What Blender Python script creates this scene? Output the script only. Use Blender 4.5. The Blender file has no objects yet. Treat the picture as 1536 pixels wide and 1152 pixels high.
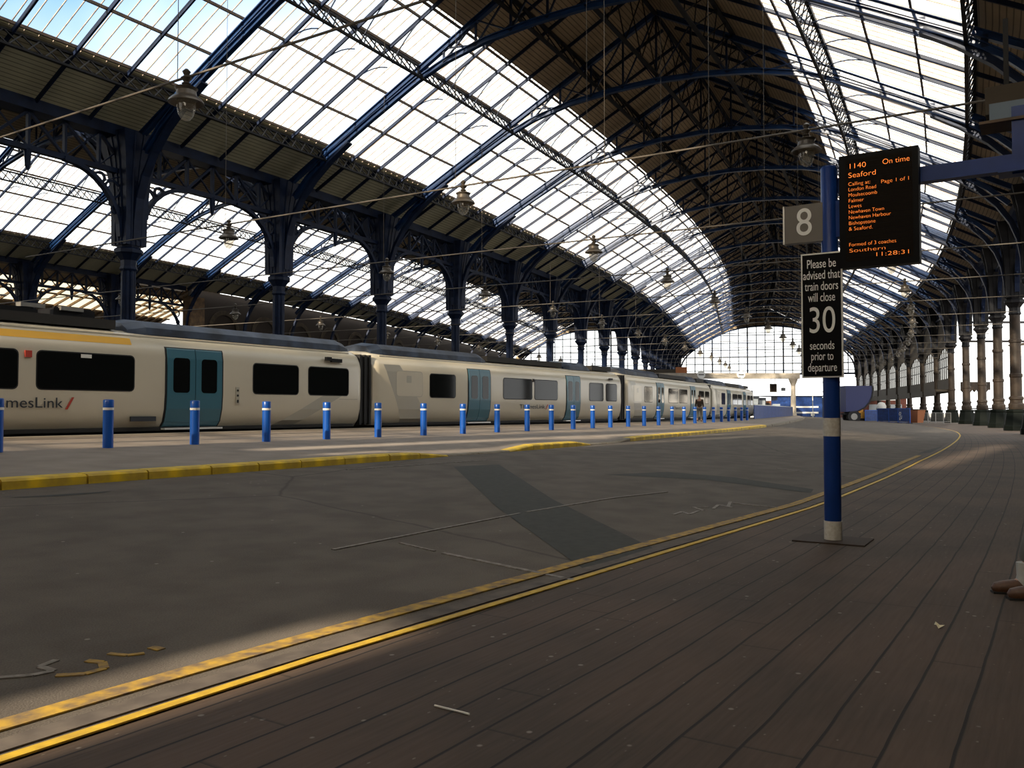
import bpy, math, random
from mathutils import Vector, Matrix
S = bpy.context.scene
COL = S.collection
random.seed(7)
R = math.radians
# ---------------------------------------------------------------- camera
cd = bpy.data.cameras.new('camera'); cam = bpy.data.objects.new('camera', cd); COL.objects.link(cam)
cd.sensor_fit = 'HORIZONTAL'; cd.sensor_width = 36; cd.lens = 36*1281.56/1536
cd.clip_start = .05; cd.clip_end = 1500
cam.location = (0, 0, 1.5); cam.rotation_euler = (math.pi/2+.0312, 0, 0)
S.camera = cam
# ---------------------------------------------------------------- sky, sun, exposure
W = bpy.data.worlds.new('sky'); S.world = W; W.use_nodes = True
nt = W.node_tree; nt.nodes.clear()
out = nt.nodes.new('ShaderNodeOutputWorld'); bg = nt.nodes.new('ShaderNodeBackground')
tc = nt.nodes.new('ShaderNodeTexCoord'); mp = nt.nodes.new('ShaderNodeMapping')
dot = nt.nodes.new('ShaderNodeVectorMath'); dot.operation = 'DOT_PRODUCT'
bd = Vector((-.5, 1, .85)).normalized(); dot.inputs[1].default_value = bd
nz = nt.nodes.new('ShaderNodeTexNoise'); nz.inputs['Scale'].default_value = 3.2; nz.inputs['Detail'].default_value = 4
ma = nt.nodes.new('ShaderNodeMath'); ma.operation = 'MULTIPLY_ADD'; ma.inputs[1].default_value = .10; ma.inputs[2].default_value = -.05
ad = nt.nodes.new('ShaderNodeMath'); ad.operation = 'ADD'
cr = nt.nodes.new('ShaderNodeValToRGB')
cr.color_ramp.elements[0].position = .93; cr.color_ramp.elements[0].color = (1, 1, .98, 1)
cr.color_ramp.elements[1].position = .982; cr.color_ramp.elements[1].color = (.10, .29, .56, 1)
nt.links.new(tc.outputs['Generated'], dot.inputs[0]); nt.links.new(tc.outputs['Generated'], nz.inputs['Vector'])
nt.links.new(nz.outputs['Fac'], ma.inputs[0]); nt.links.new(dot.outputs['Value'], ad.inputs[0]); nt.links.new(ma.outputs[0], ad.inputs[1])
nt.links.new(ad.outputs[0], cr.inputs[0]); nt.links.new(cr.outputs[0], bg.inputs[0]); nt.links.new(bg.outputs[0], out.inputs[0])
bg.inputs[1].default_value = 2.0
sd = bpy.data.lights.new('sun', 'SUN'); sun = bpy.data.objects.new('sun', sd); COL.objects.link(sun)
SUN_H, SUN_E = R(35.5), R(21)          # heading the light travels to (right of forward), elevation
sv = Vector((math.sin(SUN_H)*math.cos(SUN_E), math.cos(SUN_H)*math.cos(SUN_E), -math.sin(SUN_E)))
sun.rotation_euler = sv.to_track_quat('-Z', 'Y').to_euler()
sd.energy = 11.5; sd.angle = R(1.2); sd.color = (1, .86, .66)
vs = S.view_settings; vs.view_transform = 'Standard'; vs.look = 'None'; vs.gamma = 1; vs.exposure = 0.1
S.cycles.transparent_max_bounces = 24; S.cycles.max_bounces = 6; S.cycles.diffuse_bounces = 3
S.cycles.use_denoising = True
# ---------------------------------------------------------------- curved station grid
CX, CY, RL, A0, DA = -400.1745, 265.595, 440.151, -.5275, .0242
SP = RL*DA; K1 = 11; KEND = 17; SPAN = 42.0
def ang(k): return A0+min(k, K1)*DA
def P(d, k, z=0):
    a = ang(k); c, s = math.cos(a), math.sin(a)
    x, y = CX+(RL+d)*c, CY+(RL+d)*s
    if k > K1:
        e = (k-K1)*SP; x -= s*e; y += c*e
    return Vector((x, y, z))
def bay(d, u, d0, k):                 # local coords in a bay frame whose origin is P(d0,k)
    if k >= K1: return (d-d0, u*SP)
    r = RL+d
    return (r*math.cos(u*DA)-(RL+d0), r*math.sin(u*DA))
def gz(d): return .045*max(0., 36.5-d)
def roof(d): return 15.7+.54*min(d, SPAN-d)
# ---------------------------------------------------------------- materials
def mat(name, col, rough=.6, metal=0., noise=None, scale=8., bump=0., spec=.5, detail=4):
    m = bpy.data.materials.new(name); m.use_nodes = True
    t = m.node_tree; b = t.nodes['Principled BSDF']
    b.inputs['Roughness'].default_value = rough; b.inputs['Metallic'].default_value = metal
    b.inputs['Specular IOR Level'].default_value = spec
    b.inputs['Base Color'].default_value = (*col, 1)
    if noise:
        tcn = t.nodes.new('ShaderNodeTexCoord'); n = t.nodes.new('ShaderNodeTexNoise'); n.inputs['Scale'].default_value = scale; n.inputs['Detail'].default_value = detail
        r = t.nodes.new('ShaderNodeValToRGB'); r.color_ramp.elements[0].position = .35; r.color_ramp.elements[1].position = .68
        r.color_ramp.elements[0].color = (*noise, 1); r.color_ramp.elements[1].color = (*col, 1)
        t.links.new(tcn.outputs['Object'], n.inputs['Vector']); t.links.new(n.outputs['Fac'], r.inputs[0]); t.links.new(r.outputs[0], b.inputs['Base Color'])
        if bump:
            bp = t.nodes.new('ShaderNodeBump'); bp.inputs['Strength'].default_value = bump; bp.inputs['Distance'].default_value = .02
            t.links.new(n.outputs['Fac'], bp.inputs['Height']); t.links.new(bp.outputs[0], b.inputs['Normal'])
    return m
def emis(name, col, s):
    m = bpy.data.materials.new(name); m.use_nodes = True; b = m.node_tree.nodes['Principled BSDF']
    b.inputs['Base Color'].default_value = (.02, .02, .02, 1)
    b.inputs['Emission Color'].default_value = (*col, 1); b.inputs['Emission Strength'].default_value = s
    return m
def glassmat(name, tint, gl=.07, rough=.03, diff=0.):
    m = bpy.data.materials.new(name); m.use_nodes = True; t = m.node_tree; t.nodes.clear()
    o = t.nodes.new('ShaderNodeOutputMaterial'); a = t.nodes.new('ShaderNodeBsdfTransparent'); g = t.nodes.new('ShaderNodeBsdfGlossy')
    a.inputs[0].default_value = (*tint, 1); g.inputs['Roughness'].default_value = rough
    mx = t.nodes.new('ShaderNodeMixShader'); mx.inputs[0].default_value = gl
    t.links.new(a.outputs[0], mx.inputs[1]); t.links.new(g.outputs[0], mx.inputs[2]); last = mx
    if diff:
        d = t.nodes.new('ShaderNodeBsdfTranslucent'); d.inputs[0].default_value = (.8, .78, .72, 1)
        m2 = t.nodes.new('ShaderNodeMixShader'); m2.inputs[0].default_value = diff
        t.links.new(mx.outputs[0], m2.inputs[1]); t.links.new(d.outputs[0], m2.inputs[2]); last = m2
    t.links.new(last.outputs[0], o.inputs[0]); return m
def uvmat(name, build):
    m = bpy.data.materials.new(name); m.use_nodes = True; t = m.node_tree; b = t.nodes['Principled BSDF']
    tcn = t.nodes.new('ShaderNodeTexCoord'); build(t, b, tcn); return m
def N(t, typ, **kw):
    n = t.nodes.new(typ)
    for k, v in kw.items():
        if k.startswith('i_'): n.inputs[k[2:]].default_value = v
        else: setattr(n, k, v)
    return n
def ramp(t, fac, stops):
    r = t.nodes.new('ShaderNodeValToRGB')
    while len(r.color_ramp.elements) < len(stops): r.color_ramp.elements.new(.5)
    for e, (p, c) in zip(r.color_ramp.elements, stops): e.position = p; e.color = (*c, 1) if len(c) == 3 else c
    t.links.new(fac, r.inputs[0]); return r.outputs[0]
def mixc(t, fac, a, b, mode='MIX'):
    m = t.nodes.new('ShaderNodeMix'); m.data_type = 'RGBA'; m.blend_type = mode
    if isinstance(fac, (int, float)): m.inputs[0].default_value = fac
    else: t.links.new(fac, m.inputs[0])
    for i, v in ((6, a), (7, b)):
        if isinstance(v, tuple): m.inputs[i].default_value = (*v, 1)
        else: t.links.new(v, m.inputs[i])
    return m.outputs[2]
def b_asphalt(t, b, tcn):
    uv = tcn.outputs['UV']
    n1 = N(t, 'ShaderNodeTexNoise', i_Scale=.35, i_Detail=5.); n2 = N(t, 'ShaderNodeTexNoise', i_Scale=90., i_Detail=2.)
    n3 = N(t, 'ShaderNodeTexNoise', i_Scale=1.5, i_Detail=6.)
    for n in (n1, n2, n3): t.links.new(uv, n.inputs['Vector'])
    c = ramp(t, n1.outputs['Fac'], [(.3, (.095, .078, .062)), (.7, (.135, .112, .092))])
    c = mixc(t, .35, c, ramp(t, n2.outputs['Fac'], [(.35, (.04, .035, .03)), (.7, (.21, .18, .15))]))
    c = mixc(t, .3, c, ramp(t, n3.outputs['Fac'], [(.4, (.06, .05, .043)), (.6, (.15, .13, .11))]))
    v = N(t, 'ShaderNodeTexVoronoi', i_Scale=2.6, feature='F1'); t.links.new(uv, v.inputs['Vector'])
    spots = ramp(t, v.outputs['Distance'], [(.035, (1, 1, 1)), (.05, (0, 0, 0))])
    c = mixc(t, spots, c, (.24, .22, .2))
    vc = N(t, 'ShaderNodeTexVoronoi', i_Scale=.11, feature='DISTANCE_TO_EDGE')
    dn = N(t, 'ShaderNodeTexNoise', i_Scale=1.3, i_Detail=6.); t.links.new(uv, dn.inputs['Vector'])
    mm = N(t, 'ShaderNodeMix', data_type='VECTOR'); mm.inputs[0].default_value = .18
    t.links.new(uv, mm.inputs[4]); t.links.new(dn.outputs['Color'], mm.inputs[5]); t.links.new(mm.outputs[1], vc.inputs['Vector'])
    cr_ = ramp(t, vc.outputs['Distance'], [(.0, (.7, .7, .7)), (.0022, (0, 0, 0))])
    c = mixc(t, cr_, c, (.04, .036, .03))
    t.links.new(c, b.inputs['Base Color']); b.inputs['Roughness'].default_value = .85
    b.inputs['Specular IOR Level'].default_value = .25
    bp = N(t, 'ShaderNodeBump', i_Strength=.3, i_Distance=.01); t.links.new(n2.outputs['Fac'], bp.inputs['Height']); t.links.new(bp.outputs[0], b.inputs['Normal'])
def b_plank(t, b, tcn):
    uv = tcn.outputs['UV']; sp = N(t, 'ShaderNodeSeparateXYZ'); t.links.new(uv, sp.inputs[0])
    dn = N(t, 'ShaderNodeTexNoise', i_Scale=1.2, i_Detail=3.); t.links.new(uv, dn.inputs['Vector'])
    w = N(t, 'ShaderNodeMath', operation='MULTIPLY_ADD'); t.links.new(dn.outputs['Fac'], w.inputs[0]); w.inputs[1].default_value = .03; t.links.new(sp.outputs['Y'], w.inputs[2])
    q = N(t, 'ShaderNodeMath', operation='DIVIDE'); t.links.new(w.outputs[0], q.inputs[0]); q.inputs[1].default_value = .27
    fr = N(t, 'ShaderNodeMath', operation='FRACT'); t.links.new(q.outputs[0], fr.inputs[0])
    fl = N(t, 'ShaderNodeMath', operation='FLOOR'); t.links.new(q.outputs[0], fl.inputs[0])
    wn = N(t, 'ShaderNodeTexWhiteNoise', noise_dimensions='1D'); t.links.new(fl.outputs[0], wn.inputs['W'])
    # end joints: shift by plank
    sh = N(t, 'ShaderNodeMath', operation='MULTIPLY_ADD'); t.links.new(wn.outputs['Value'], sh.inputs[0]); sh.inputs[1].default_value = 3.; t.links.new(sp.outputs['X'], sh.inputs[2])
    dq = N(t, 'ShaderNodeMath', operation='DIVIDE'); t.links.new(sh.outputs[0], dq.inputs[0]); dq.inputs[1].default_value = 3.1
    fj = N(t, 'ShaderNodeMath', operation='FRACT'); t.links.new(dq.outputs[0], fj.inputs[0])
    cv = N(t, 'ShaderNodeCombineXYZ'); t.links.new(sp.outputs['X'], cv.inputs[0]); t.links.new(sp.outputs['Y'], cv.inputs[1])
    mpn = N(t, 'ShaderNodeMapping'); mpn.inputs['Scale'].default_value = (.6, 9, 1); t.links.new(cv.outputs[0], mpn.inputs[0])
    g = N(t, 'ShaderNodeTexNoise', i_Scale=4., i_Detail=6.); t.links.new(mpn.outputs[0], g.inputs['Vector'])
    c = ramp(t, wn.outputs['Value'], [(.0, (.068, .046, .034)), (.5, (.092, .062, .045)), (1., (.075, .054, .038))])
    c = mixc(t, .5, c, ramp(t, g.outputs['Fac'], [(.3, (.040, .027, .019)), (.7, (.105, .073, .054))]))
    big = N(t, 'ShaderNodeTexNoise', i_Scale=.7, i_Detail=4.); t.links.new(uv, big.inputs['Vector'])
    c = mixc(t, .35, c, ramp(t, big.outputs['Fac'], [(.38, (.030, .026, .019)), (.62, (.112, .072, .05))]))
    v = N(t, 'ShaderNodeTexVoronoi', i_Scale=4.6, feature='F1'); t.links.new(uv, v.inputs['Vector'])
    c = mixc(t, ramp(t, v.outputs['Distance'], [(.05, (.9, .9, .9)), (.085, (0, 0, 0))]), c, (.24, .21, .18))
    v2 = N(t, 'ShaderNodeTexVoronoi', i_Scale=9., feature='F1'); mv = N(t, 'ShaderNodeMapping'); mv.inputs['Scale'].default_value = (.7, 1.3, 1); t.links.new(uv, mv.inputs[0]); t.links.new(mv.outputs[0], v2.inputs['Vector'])
    c = mixc(t, ramp(t, v2.outputs['Distance'], [(.04, (.55, .55, .55)), (.08, (0, 0, 0))]), c, (.25, .22, .18))
    gap = ramp(t, fr.outputs[0], [(.0, (1, 1, 1)), (.045, (1, 1, 1)), (.075, (0, 0, 0)), (.99, (0, 0, 0))])
    # only some gaps open wide
    c = mixc(t, gap, c, (.012, .009, .007))
    jn = ramp(t, fj.outputs[0], [(.0, (.8, .8, .8)), (.003, (.8, .8, .8)), (.005, (0, 0, 0))])
    c = mixc(t, jn, c, (.02, .015, .012))
    t.links.new(c, b.inputs['Base Color']); b.inputs['Roughness'].default_value = .75; b.inputs['Specular IOR Level'].default_value = .3
    bp = N(t, 'ShaderNodeBump', i_Strength=.35, i_Distance=.01); t.links.new(g.outputs['Fac'], bp.inputs['Height']); t.links.new(bp.outputs[0], b.inputs['Normal'])
def b_board(c1, c2, per):
    def f(t, b, tcn):
        sp = N(t, 'ShaderNodeSeparateXYZ'); t.links.new(tcn.outputs['UV'], sp.inputs[0])
        q = N(t, 'ShaderNodeMath', operation='DIVIDE'); t.links.new(sp.outputs['Y'], q.inputs[0]); q.inputs[1].default_value = per
        fr = N(t, 'ShaderNodeMath', operation='FRACT'); t.links.new(q.outputs[0], fr.inputs[0])
        n = N(t, 'ShaderNodeTexNoise', i_Scale=1.1, i_Detail=4.); t.links.new(tcn.outputs['UV'], n.inputs['Vector'])
        c = ramp(t, n.outputs['Fac'], [(.3, c2), (.7, c1)])
        gp = ramp(t, fr.outputs[0], [(.0, (1, 1, 1)), (.16, (1, 1, 1)), (.24, (0, 0, 0))])
        c = mixc(t, gp, c, tuple(v*.42 for v in c2))
        t.links.new(c, b.inputs['Base Color']); b.inputs['Roughness'].default_value = .8
    return f
M = dict(
    asphalt=uvmat('worn_asphalt', b_asphalt), plank=uvmat('timber_planks', b_plank),
    board=uvmat('cream_boards', b_board((.46, .43, .30), (.38, .355, .25), .21)),
    rboard=uvmat('brown_boards', b_board((.40, .30, .19), (.32, .24, .15), .24)),
    blue=mat('blue_iron', (.008, .038, .125), .36, noise=(.005, .023, .08), scale=2., spec=.35),
    navy=mat('navy_iron', (.006, .016, .05), .5, noise=(.004, .009, .028), scale=2., spec=.22),
    dark=mat('dark_iron', (.010, .010, .012), .55, noise=(.006, .006, .008), scale=3., spec=.2),
    purlin=mat('weathered_purlin', (.13, .082, .05), .7, noise=(.06, .04, .027), scale=4.),
    bar=mat('glazing_bar_paint', (.38, .31, .24), .6, noise=(.2, .15, .12), scale=3.),
    glass=glassmat('roof_glass', (.93, .95, .95), .05),
    dglass=glassmat('grey_dimmed_glass', (.30, .295, .28), .04, diff=.05),  # grey tint stands in for the dim background behind the screens
    yglass=glassmat('yellowed_glass', (.62, .54, .36), .05, diff=.1),
    patch=mat('fresh_tarmac', (.042, .042, .034), .85, noise=(.03, .03, .024), scale=9.),
    pave=mat('platform_paving', (.27, .225, .185), .8, noise=(.20, .165, .135), scale=1.4, detail=6),
    edge=mat('platform_coping', (.30, .26, .21), .8, noise=(.22, .19, .15), scale=2.),
    yellow=mat('yellow_paint', (.62, .40, .012), .6, noise=(.42, .26, .015), scale=9., detail=6),
    kerby=mat('yellow_kerb_paint', (.80, .54, .01), .6, noise=(.46, .31, .03), scale=3., detail=8),
    kerbg=mat('bare_kerb_stone', (.23, .20, .16), .8, noise=(.16, .13, .09), scale=5.),
    wornline=mat('worn_white_paint', (.27, .245, .22), .8, noise=(.14, .12, .1), scale=18., detail=8),
    wornyel=mat('worn_yellow_paint', (.48, .29, .025), .75, noise=(.15, .10, .055), scale=11., detail=10),
    bollard=mat('bollard_blue', (.008, .085, .42), .3), white=mat('white_paint', (.75, .74, .70), .5),
    chip=mat('chipped_white_paint', (.62, .60, .55), .55, noise=(.5, .46, .4), scale=30.),
    poleblue=mat('pole_blue', (.009, .04, .21), .32, noise=(.007, .033, .17), scale=3., spec=.22),
    body=mat('cream_coachwork', (.60, .55, .44), .22, noise=(.57, .52, .415), scale=.6),
    body2=mat('grey_coachwork', (.44, .415, .35), .22), teal=mat('teal_door', (.045, .145, .20), .3),
    rubber=mat('black_rubber', (.012, .012, .013), .7), win=mat('tinted_window', (.006, .007, .007), .06, spec=.2),
    troof=mat('slate_roof_cover', (.05, .07, .115), .5, noise=(.02, .026, .04), scale=1.6, spec=.25),
    band=mat('amber_band', (.75, .40, .015), .4), red=mat('red_paint', (.45, .05, .03), .5), under=mat('underframe', (.02, .018, .016), .8),
    ink=mat('dark_lettering', (.03, .035, .045), .5), signblk=mat('black_sign_face', (.005, .005, .006), .4, spec=.08),
    signwht=mat('white_lettering', (.85, .85, .84), .5), alu=mat('brushed_metal', (.78, .77, .74), .45, .3),
    led=emis('amber_led', (1, .23, .03), 1.5), lcd=mat('display_face', (.010, .007, .005), .5, spec=.05),
    stone=mat('brown_stone', (.17, .105, .05), .85, noise=(.08, .05, .03), scale=2.), wallstone=mat('dark_brown_stone', (.07, .05, .032), .9, noise=(.04, .03, .02), scale=2.), redbrick=mat('red_brickwork', (.19, .06, .035), .85, noise=(.13, .04, .028), scale=3.), brick=None,  # wallstone: darker brown for the wall arches
    colr=mat('brown_iron', (.045, .030, .020), .55, noise=(.022, .016, .012), scale=1.5, spec=.25), plinth=mat('dark_green_plinth', (.006, .008, .0065), .6, spec=.08),
    canvas=mat('dark_interior', (.025, .02, .016), .9), bowl=None, brass=mat('aged_shade', (.09, .075, .06), .4, .4),
    wood=mat('dark_board', (.05, .038, .025), .8), concrete=mat('concrete', (.42, .37, .31), .8, noise=(.34, .3, .25), scale=2.),
    hoard=mat('hoarding_blue', (.012, .055, .24), .55, noise=(.008, .03, .13), scale=3.), orange=mat('rust_orange', (.34, .12, .045), .8), genyel=mat('machine_yellow', (.62, .30, .03), .5),
    skin=mat('skin', (.48, .27, .19), .6), jacket=mat('brown_jacket', (.055, .032, .02), .8), trousers=mat('grey_trousers', (.12, .12, .115), .85), hair=mat('brown_hair', (.03, .017, .01), .7),
    leather=mat('brown_leather', (.10, .042, .02), .5, noise=(.07, .03, .014), scale=30.), sock=mat('pale_sock', (.42, .42, .40), .9),
    steel=mat('galvanised_steel', (.32, .31, .29), .45, .6), wire=mat('dull_rod', (.10, .085, .07), .6, .2), lbox=mat('pale_blue_panel', (.10, .15, .21), .5),
    pale=mat('pale_building', (.93, .92, .90), .8), paper=mat('litter_paper', (.62, .55, .36), .8), bldgwin=mat('dim_window', (.3, .33, .36), .3))
def b_brick(t, b, tcn):
    br = N(t, 'ShaderNodeTexBrick', i_Scale=1.0); br.inputs['Color1'].default_value = (.03, .018, .012, 1); br.inputs['Color2'].default_value = (.02, .012, .009, 1)
    br.inputs['Mortar'].default_value = (.03, .025, .02, 1); br.inputs['Mortar Size'].default_value = .012; br.inputs['Brick Width'].default_value = .24; br.inputs['Row Height'].default_value = .08
    t.links.new(tcn.outputs['UV'], br.inputs['Vector']); t.links.new(br.outputs['Color'], b.inputs['Base Color']); b.inputs['Roughness'].default_value = .9
M['brick'] = uvmat('old_brick', b_brick)
M['bowl'] = glassmat('lamp_glass', (.88, .84, .76), .12, diff=.14); M['sglass'] = glassmat('sun_dimming_glass', (.58, .55, .50), .03, diff=.06); M['frost'] = glassmat('frosted_fill_glass', (.0, .0, .0), .0, diff=1.)  # sglass weakens the sun, frost spreads fill light, both for added end windows
# ---------------------------------------------------------------- mesh helpers
class MB:
    def __init__(s): s.v = []; s.f = []; s.uv = []
    def face(s, pts, uv=None):
        i = len(s.v); s.v += [tuple(p) for p in pts]; s.f.append(tuple(range(i, i+len(pts)))); s.uv.append(uv)
    def box(s, c, size, mx=None):
        x, y, z = (v/2 for v in size); pts = [Vector((a*x, b*y, e*z)) for e in (-1, 1) for a, b in ((-1, -1), (1, -1), (1, 1), (-1, 1))]
        if mx: pts = [mx @ p for p in pts]
        c = Vector(c); s.hexa([p+c for p in pts])
    def hexa(s, p):
        i = len(s.v); s.v += [tuple(q) for q in p]
        for q in ((3, 2, 1, 0), (4, 5, 6, 7), (0, 1, 5, 4), (1, 2, 6, 5), (2, 3, 7, 6), (3, 0, 4, 7)): s.f.append(tuple(i+j for j in q)); s.uv.append(None)
    def beam(s, a, b, w, h, up=(0, 0, 1)):
        a, b, up = Vector(a), Vector(b), Vector(up); t = (b-a).normalized(); r = t.cross(up)
        if r.length < 1e-4: r = t.cross(Vector((0, 1, 0)))
        r.normalize(); n = r.cross(t); r *= w/2; n *= h/2
        s.hexa([a-r-n, a+r-n, b+r-n, b-r-n, a-r+n, a+r+n, b+r+n, b-r+n])
    def tube(s, pts, r, n=6, cap=True):
        pts = [Vector(p) for p in pts]; rings = []
        rr = r if isinstance(r, (list, tuple)) else [r]*len(pts)
        ref = None
        for i, p in enumerate(pts):
            t = (pts[min(i+1, len(pts)-1)]-pts[max(i-1, 0)]).normalized()
            if ref is None: ref = t.orthogonal().normalized()
            a = (ref-t*ref.dot(t)).normalized(); b = t.cross(a); ref = a
            base = len(s.v); rings.append(base)
            for j in range(n):
                q = 2*math.pi*j/n; s.v.append(tuple(p+(a*math.cos(q)+b*math.sin(q))*rr[i]))
        for i in range(len(rings)-1):
            for j in range(n):
                k = (j+1) % n; s.f.append((rings[i]+j, rings[i]+k, rings[i+1]+k, rings[i+1]+j)); s.uv.append(None)
        if cap:
            s.f.append(tuple(rings[0]+j for j in reversed(range(n)))); s.uv.append(None); s.f.append(tuple(rings[-1]+j for j in range(n))); s.uv.append(None)
    def lathe(s, prof, n=16, c=(0, 0, 0), rot=0.):
        rings = []
        for r, z in prof:
            base = len(s.v); rings.append(base)
            for j in range(n):
                q = 2*math.pi*j/n+rot; s.v.append((c[0]+r*math.cos(q), c[1]+r*math.sin(q), c[2]+z))
        for i in range(len(rings)-1):
            for j in range(n):
                k = (j+1) % n; s.f.append((rings[i]+j, rings[i]+k, rings[i+1]+k, rings[i+1]+j)); s.uv.append(None)
        s.f.append(tuple(rings[0]+j for j in reversed(range(n)))); s.uv.append(None); s.f.append(tuple(rings[-1]+j for j in range(n))); s.uv.append(None)
    def sweep(s, poly, lo, hi, y0, y1, pl='xz'):   # poly in a vertical plane, thickness lo..hi along its normal, y0..y1 across
        n = len(poly); nor = []
        for i in range(n):
            a = poly[max(i-1, 0)]; b = poly[min(i+1, n-1)]; dx, dz = b[0]-a[0], b[1]-a[1]; L = math.hypot(dx, dz); nor.append((-dz/L, dx/L))
        def q(i, o, y):
            u = poly[i][0]+nor[i][0]*o; z = poly[i][1]+nor[i][1]*o
            return (u, y, z) if pl == 'xz' else (y, u, z)
        for i in range(n-1):
            s.hexa([q(i, lo, y0), q(i, lo, y1), q(i+1, lo, y1), q(i+1, lo, y0), q(i, hi, y0), q(i, hi, y1), q(i+1, hi, y1), q(i+1, hi, y0)])
    def ibeam(s, poly, lo, hi, b, t=.05, pl='xz'):
        s.sweep(poly, lo, hi, -t/2, t/2, pl); s.sweep(poly, lo, lo+t, -b/2, b/2, pl); s.sweep(poly, hi-t, hi, -b/2, b/2, pl)
    def build(s, name, m, parent=None, smooth=False, loc=None, rot=None):
        me = bpy.data.meshes.new(name); me.from_pydata(s.v, [], s.f)
        if any(u for u in s.uv):
            ul = me.uv_layers.new(name='UVMap'); li = 0
            for f, u in zip(s.f, s.uv):
                for j in range(len(f)):
                    ul.data[li].uv = u[j] if u else (0, 0); li += 1
        if m: me.materials.append(m)
        if smooth:
            me.polygons.foreach_set('use_smooth', [True]*len(me.polygons))
            try: me.set_sharp_from_angle(angle=R(40))
            except Exception: pass
        o = bpy.data.objects.new(name, me); COL.objects.link(o)
        if parent: o.parent = parent
        if loc is not None: o.location = loc
        if rot is not None: o.rotation_euler = (0, 0, rot)
        return o
def tag(o, label=None, cat=None, group=None, kind=None):
    if label: o['label'] = label
    if cat: o['category'] = cat
    if group: o['group'] = group
    if kind: o['kind'] = kind
    return o
def thing(name, label, cat, loc=(0, 0, 0), rot=0., group=None):
    o = bpy.data.objects.new(name, None); COL.objects.link(o); o.empty_display_size = .2
    o.location = loc; o.rotation_euler = (0, 0, rot); return tag(o, label, cat, group)
def struct(o): o['kind'] = 'structure'; return o
def kids(o): return [c for c in bpy.data.objects if c.parent == o]
def dup(root, loc, rot, label):
    def cp(o, par):
        c = o.copy(); COL.objects.link(c)
        if par: c.parent = par
        for ch in list(o.children): cp(ch, c)
        return c
    r = cp(root, None); r.location = loc; r.rotation_euler = (0, 0, rot)
    if label: r['label'] = label
    return r
ORD = ['nearest', 'second nearest', 'third', 'fourth', 'fifth', 'sixth', 'seventh', 'eighth', 'ninth', 'tenth', 'eleventh', 'twelfth', 'thirteenth', 'fourteenth', 'fifteenth', 'sixteenth', 'seventeenth', 'eighteenth', 'nineteenth', 'twentieth', 'twenty-first', 'twenty-second', 'twenty-third', 'twenty-fourth', 'twenty-fifth', 'twenty-sixth', 'twenty-seventh', 'twenty-eighth']
ORD1 = ['first']+['second']+ORD[2:]
# ---------------------------------------------------------------- ground
def lerp(tab, x):
    if x <= tab[0][0]: return tab[0][1]
    for (a, b), (c, d) in zip(tab, tab[1:]):
        if x <= c: return b+(d-b)*(x-a)/(c-a)
    return tab[-1][1]
YED = [(-5, 36.2), (-2.5, 36.3), (-2.1, 36.33), (-1.7, 36.55), (-1.2, 36.92), (-.6, 37.0), (0, 37.02), (1.4, 37.35), (2.6, 37.68), (3.1, 37.74), (3.6, 37.72), (4.2, 37.45), (5.0, 36.9), (5.4, 36.2)]
KED = [(-5, 27.62), (-.3, 27.75), (.5, 27.35), (1.4, 27.15), (2.6, 26.6), (4.3, 25.6), (6.5, 24.8), (9, 24.3)]
def strip(mb, da_, db, k0, k1, nk, zf, nd=1, thick=0.):
    for i in range(nk):
        ka, kb = k0+(k1-k0)*i/nk, k0+(k1-k0)*(i+1)/nk
        for j in range(nd):
            def p(k, t):
                a, b = (f(k) if callable(f) else f for f in (da_, db)); d = a+(b-a)*t
                q = P(d, k); return (q.x, q.y, zf(d, k)), (k*SP, d)
            c = [p(ka, j/nd), p(ka, (j+1)/nd), p(kb, (j+1)/nd), p(kb, j/nd)]
            mb.face([x[0] for x in c], [x[1] for x in c])
yed = lambda k: lerp(YED, k); ked = lambda k: lerp(KED, k)
TED = lambda k: lerp([(-5, 19.75), (-.45, 19.75), (1.5, 21.15), (3.3, 21.1), (17, 21.1)], k)
m = MB(); strip(m, ked, lambda k: yed(k)-1.8, -4, 17.5, 180, lambda d, k: gz(d), 5); strip(m, lambda k: yed(k)-1.8, yed, -4, 17.5, 180, lambda d, k: gz(d), 12); struct(m.build('floor', M['asphalt']))
m = MB(); strip(m, yed, 60., -4, 7.2, 94, lambda d, k: 0., 1); o = struct(m.build('floor', M['plank']))
m = MB(); strip(m, yed, 60., 7.2, 17.5, 30, lambda d, k: 0., 1); struct(m.build('floor', M['asphalt']))
KH = lambda k: .14
def dip(k):
    f = 0.
    for a, b in ((-1.0, -.70), (-.27, -.02)):
        f = max(f, min(1, max(0, min((k-a)/.08+1, (b-k)/.08+1))))
    return f
def plat(d, k):
    t = max(0., min(1., (d-(ked(k)-1.5))/1.2)) if -1.3 < k < .3 else 0.
    return gz(d)+.14-.11*dip(k)*t
m = MB(); strip(m, TED, lambda k: ked(k)-1.5, -4, 17.5, 90, plat, 3); strip(m, lambda k: ked(k)-1.5, lambda k: ked(k)-.29, -4, 17.5, 260, plat, 4); struct(m.build('floor', M['pave']))
m = MB(); strip(m, TED, lambda k: TED(k)+.45, -4, 17.5, 90, lambda d, k: plat(d, k)+.008, 1)
strip(m, lambda k: TED(k), TED, -4, 17.5, 90, lambda d, k: plat(d, k), 1)
for i in range(90):
    ka, kb = -4+21.5*i/90, -4+21.5*(i+1)/90; a, b = P(TED(ka), ka), P(TED(kb), kb); za, zb = plat(TED(ka), ka)+.008, plat(TED(kb), kb)+.008
    m.face([(a.x, a.y, -.2), (b.x, b.y, -.2), (b.x, b.y, zb), (a.x, a.y, za)])
struct(m.build('trim_platform_edge', M['edge']))
m = MB(); strip(m, -62., lambda k: TED(k), -6, 17.5, 60, lambda d, k: -.2, 1); struct(m.build('floor', M['under']))
m = MB()
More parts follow.
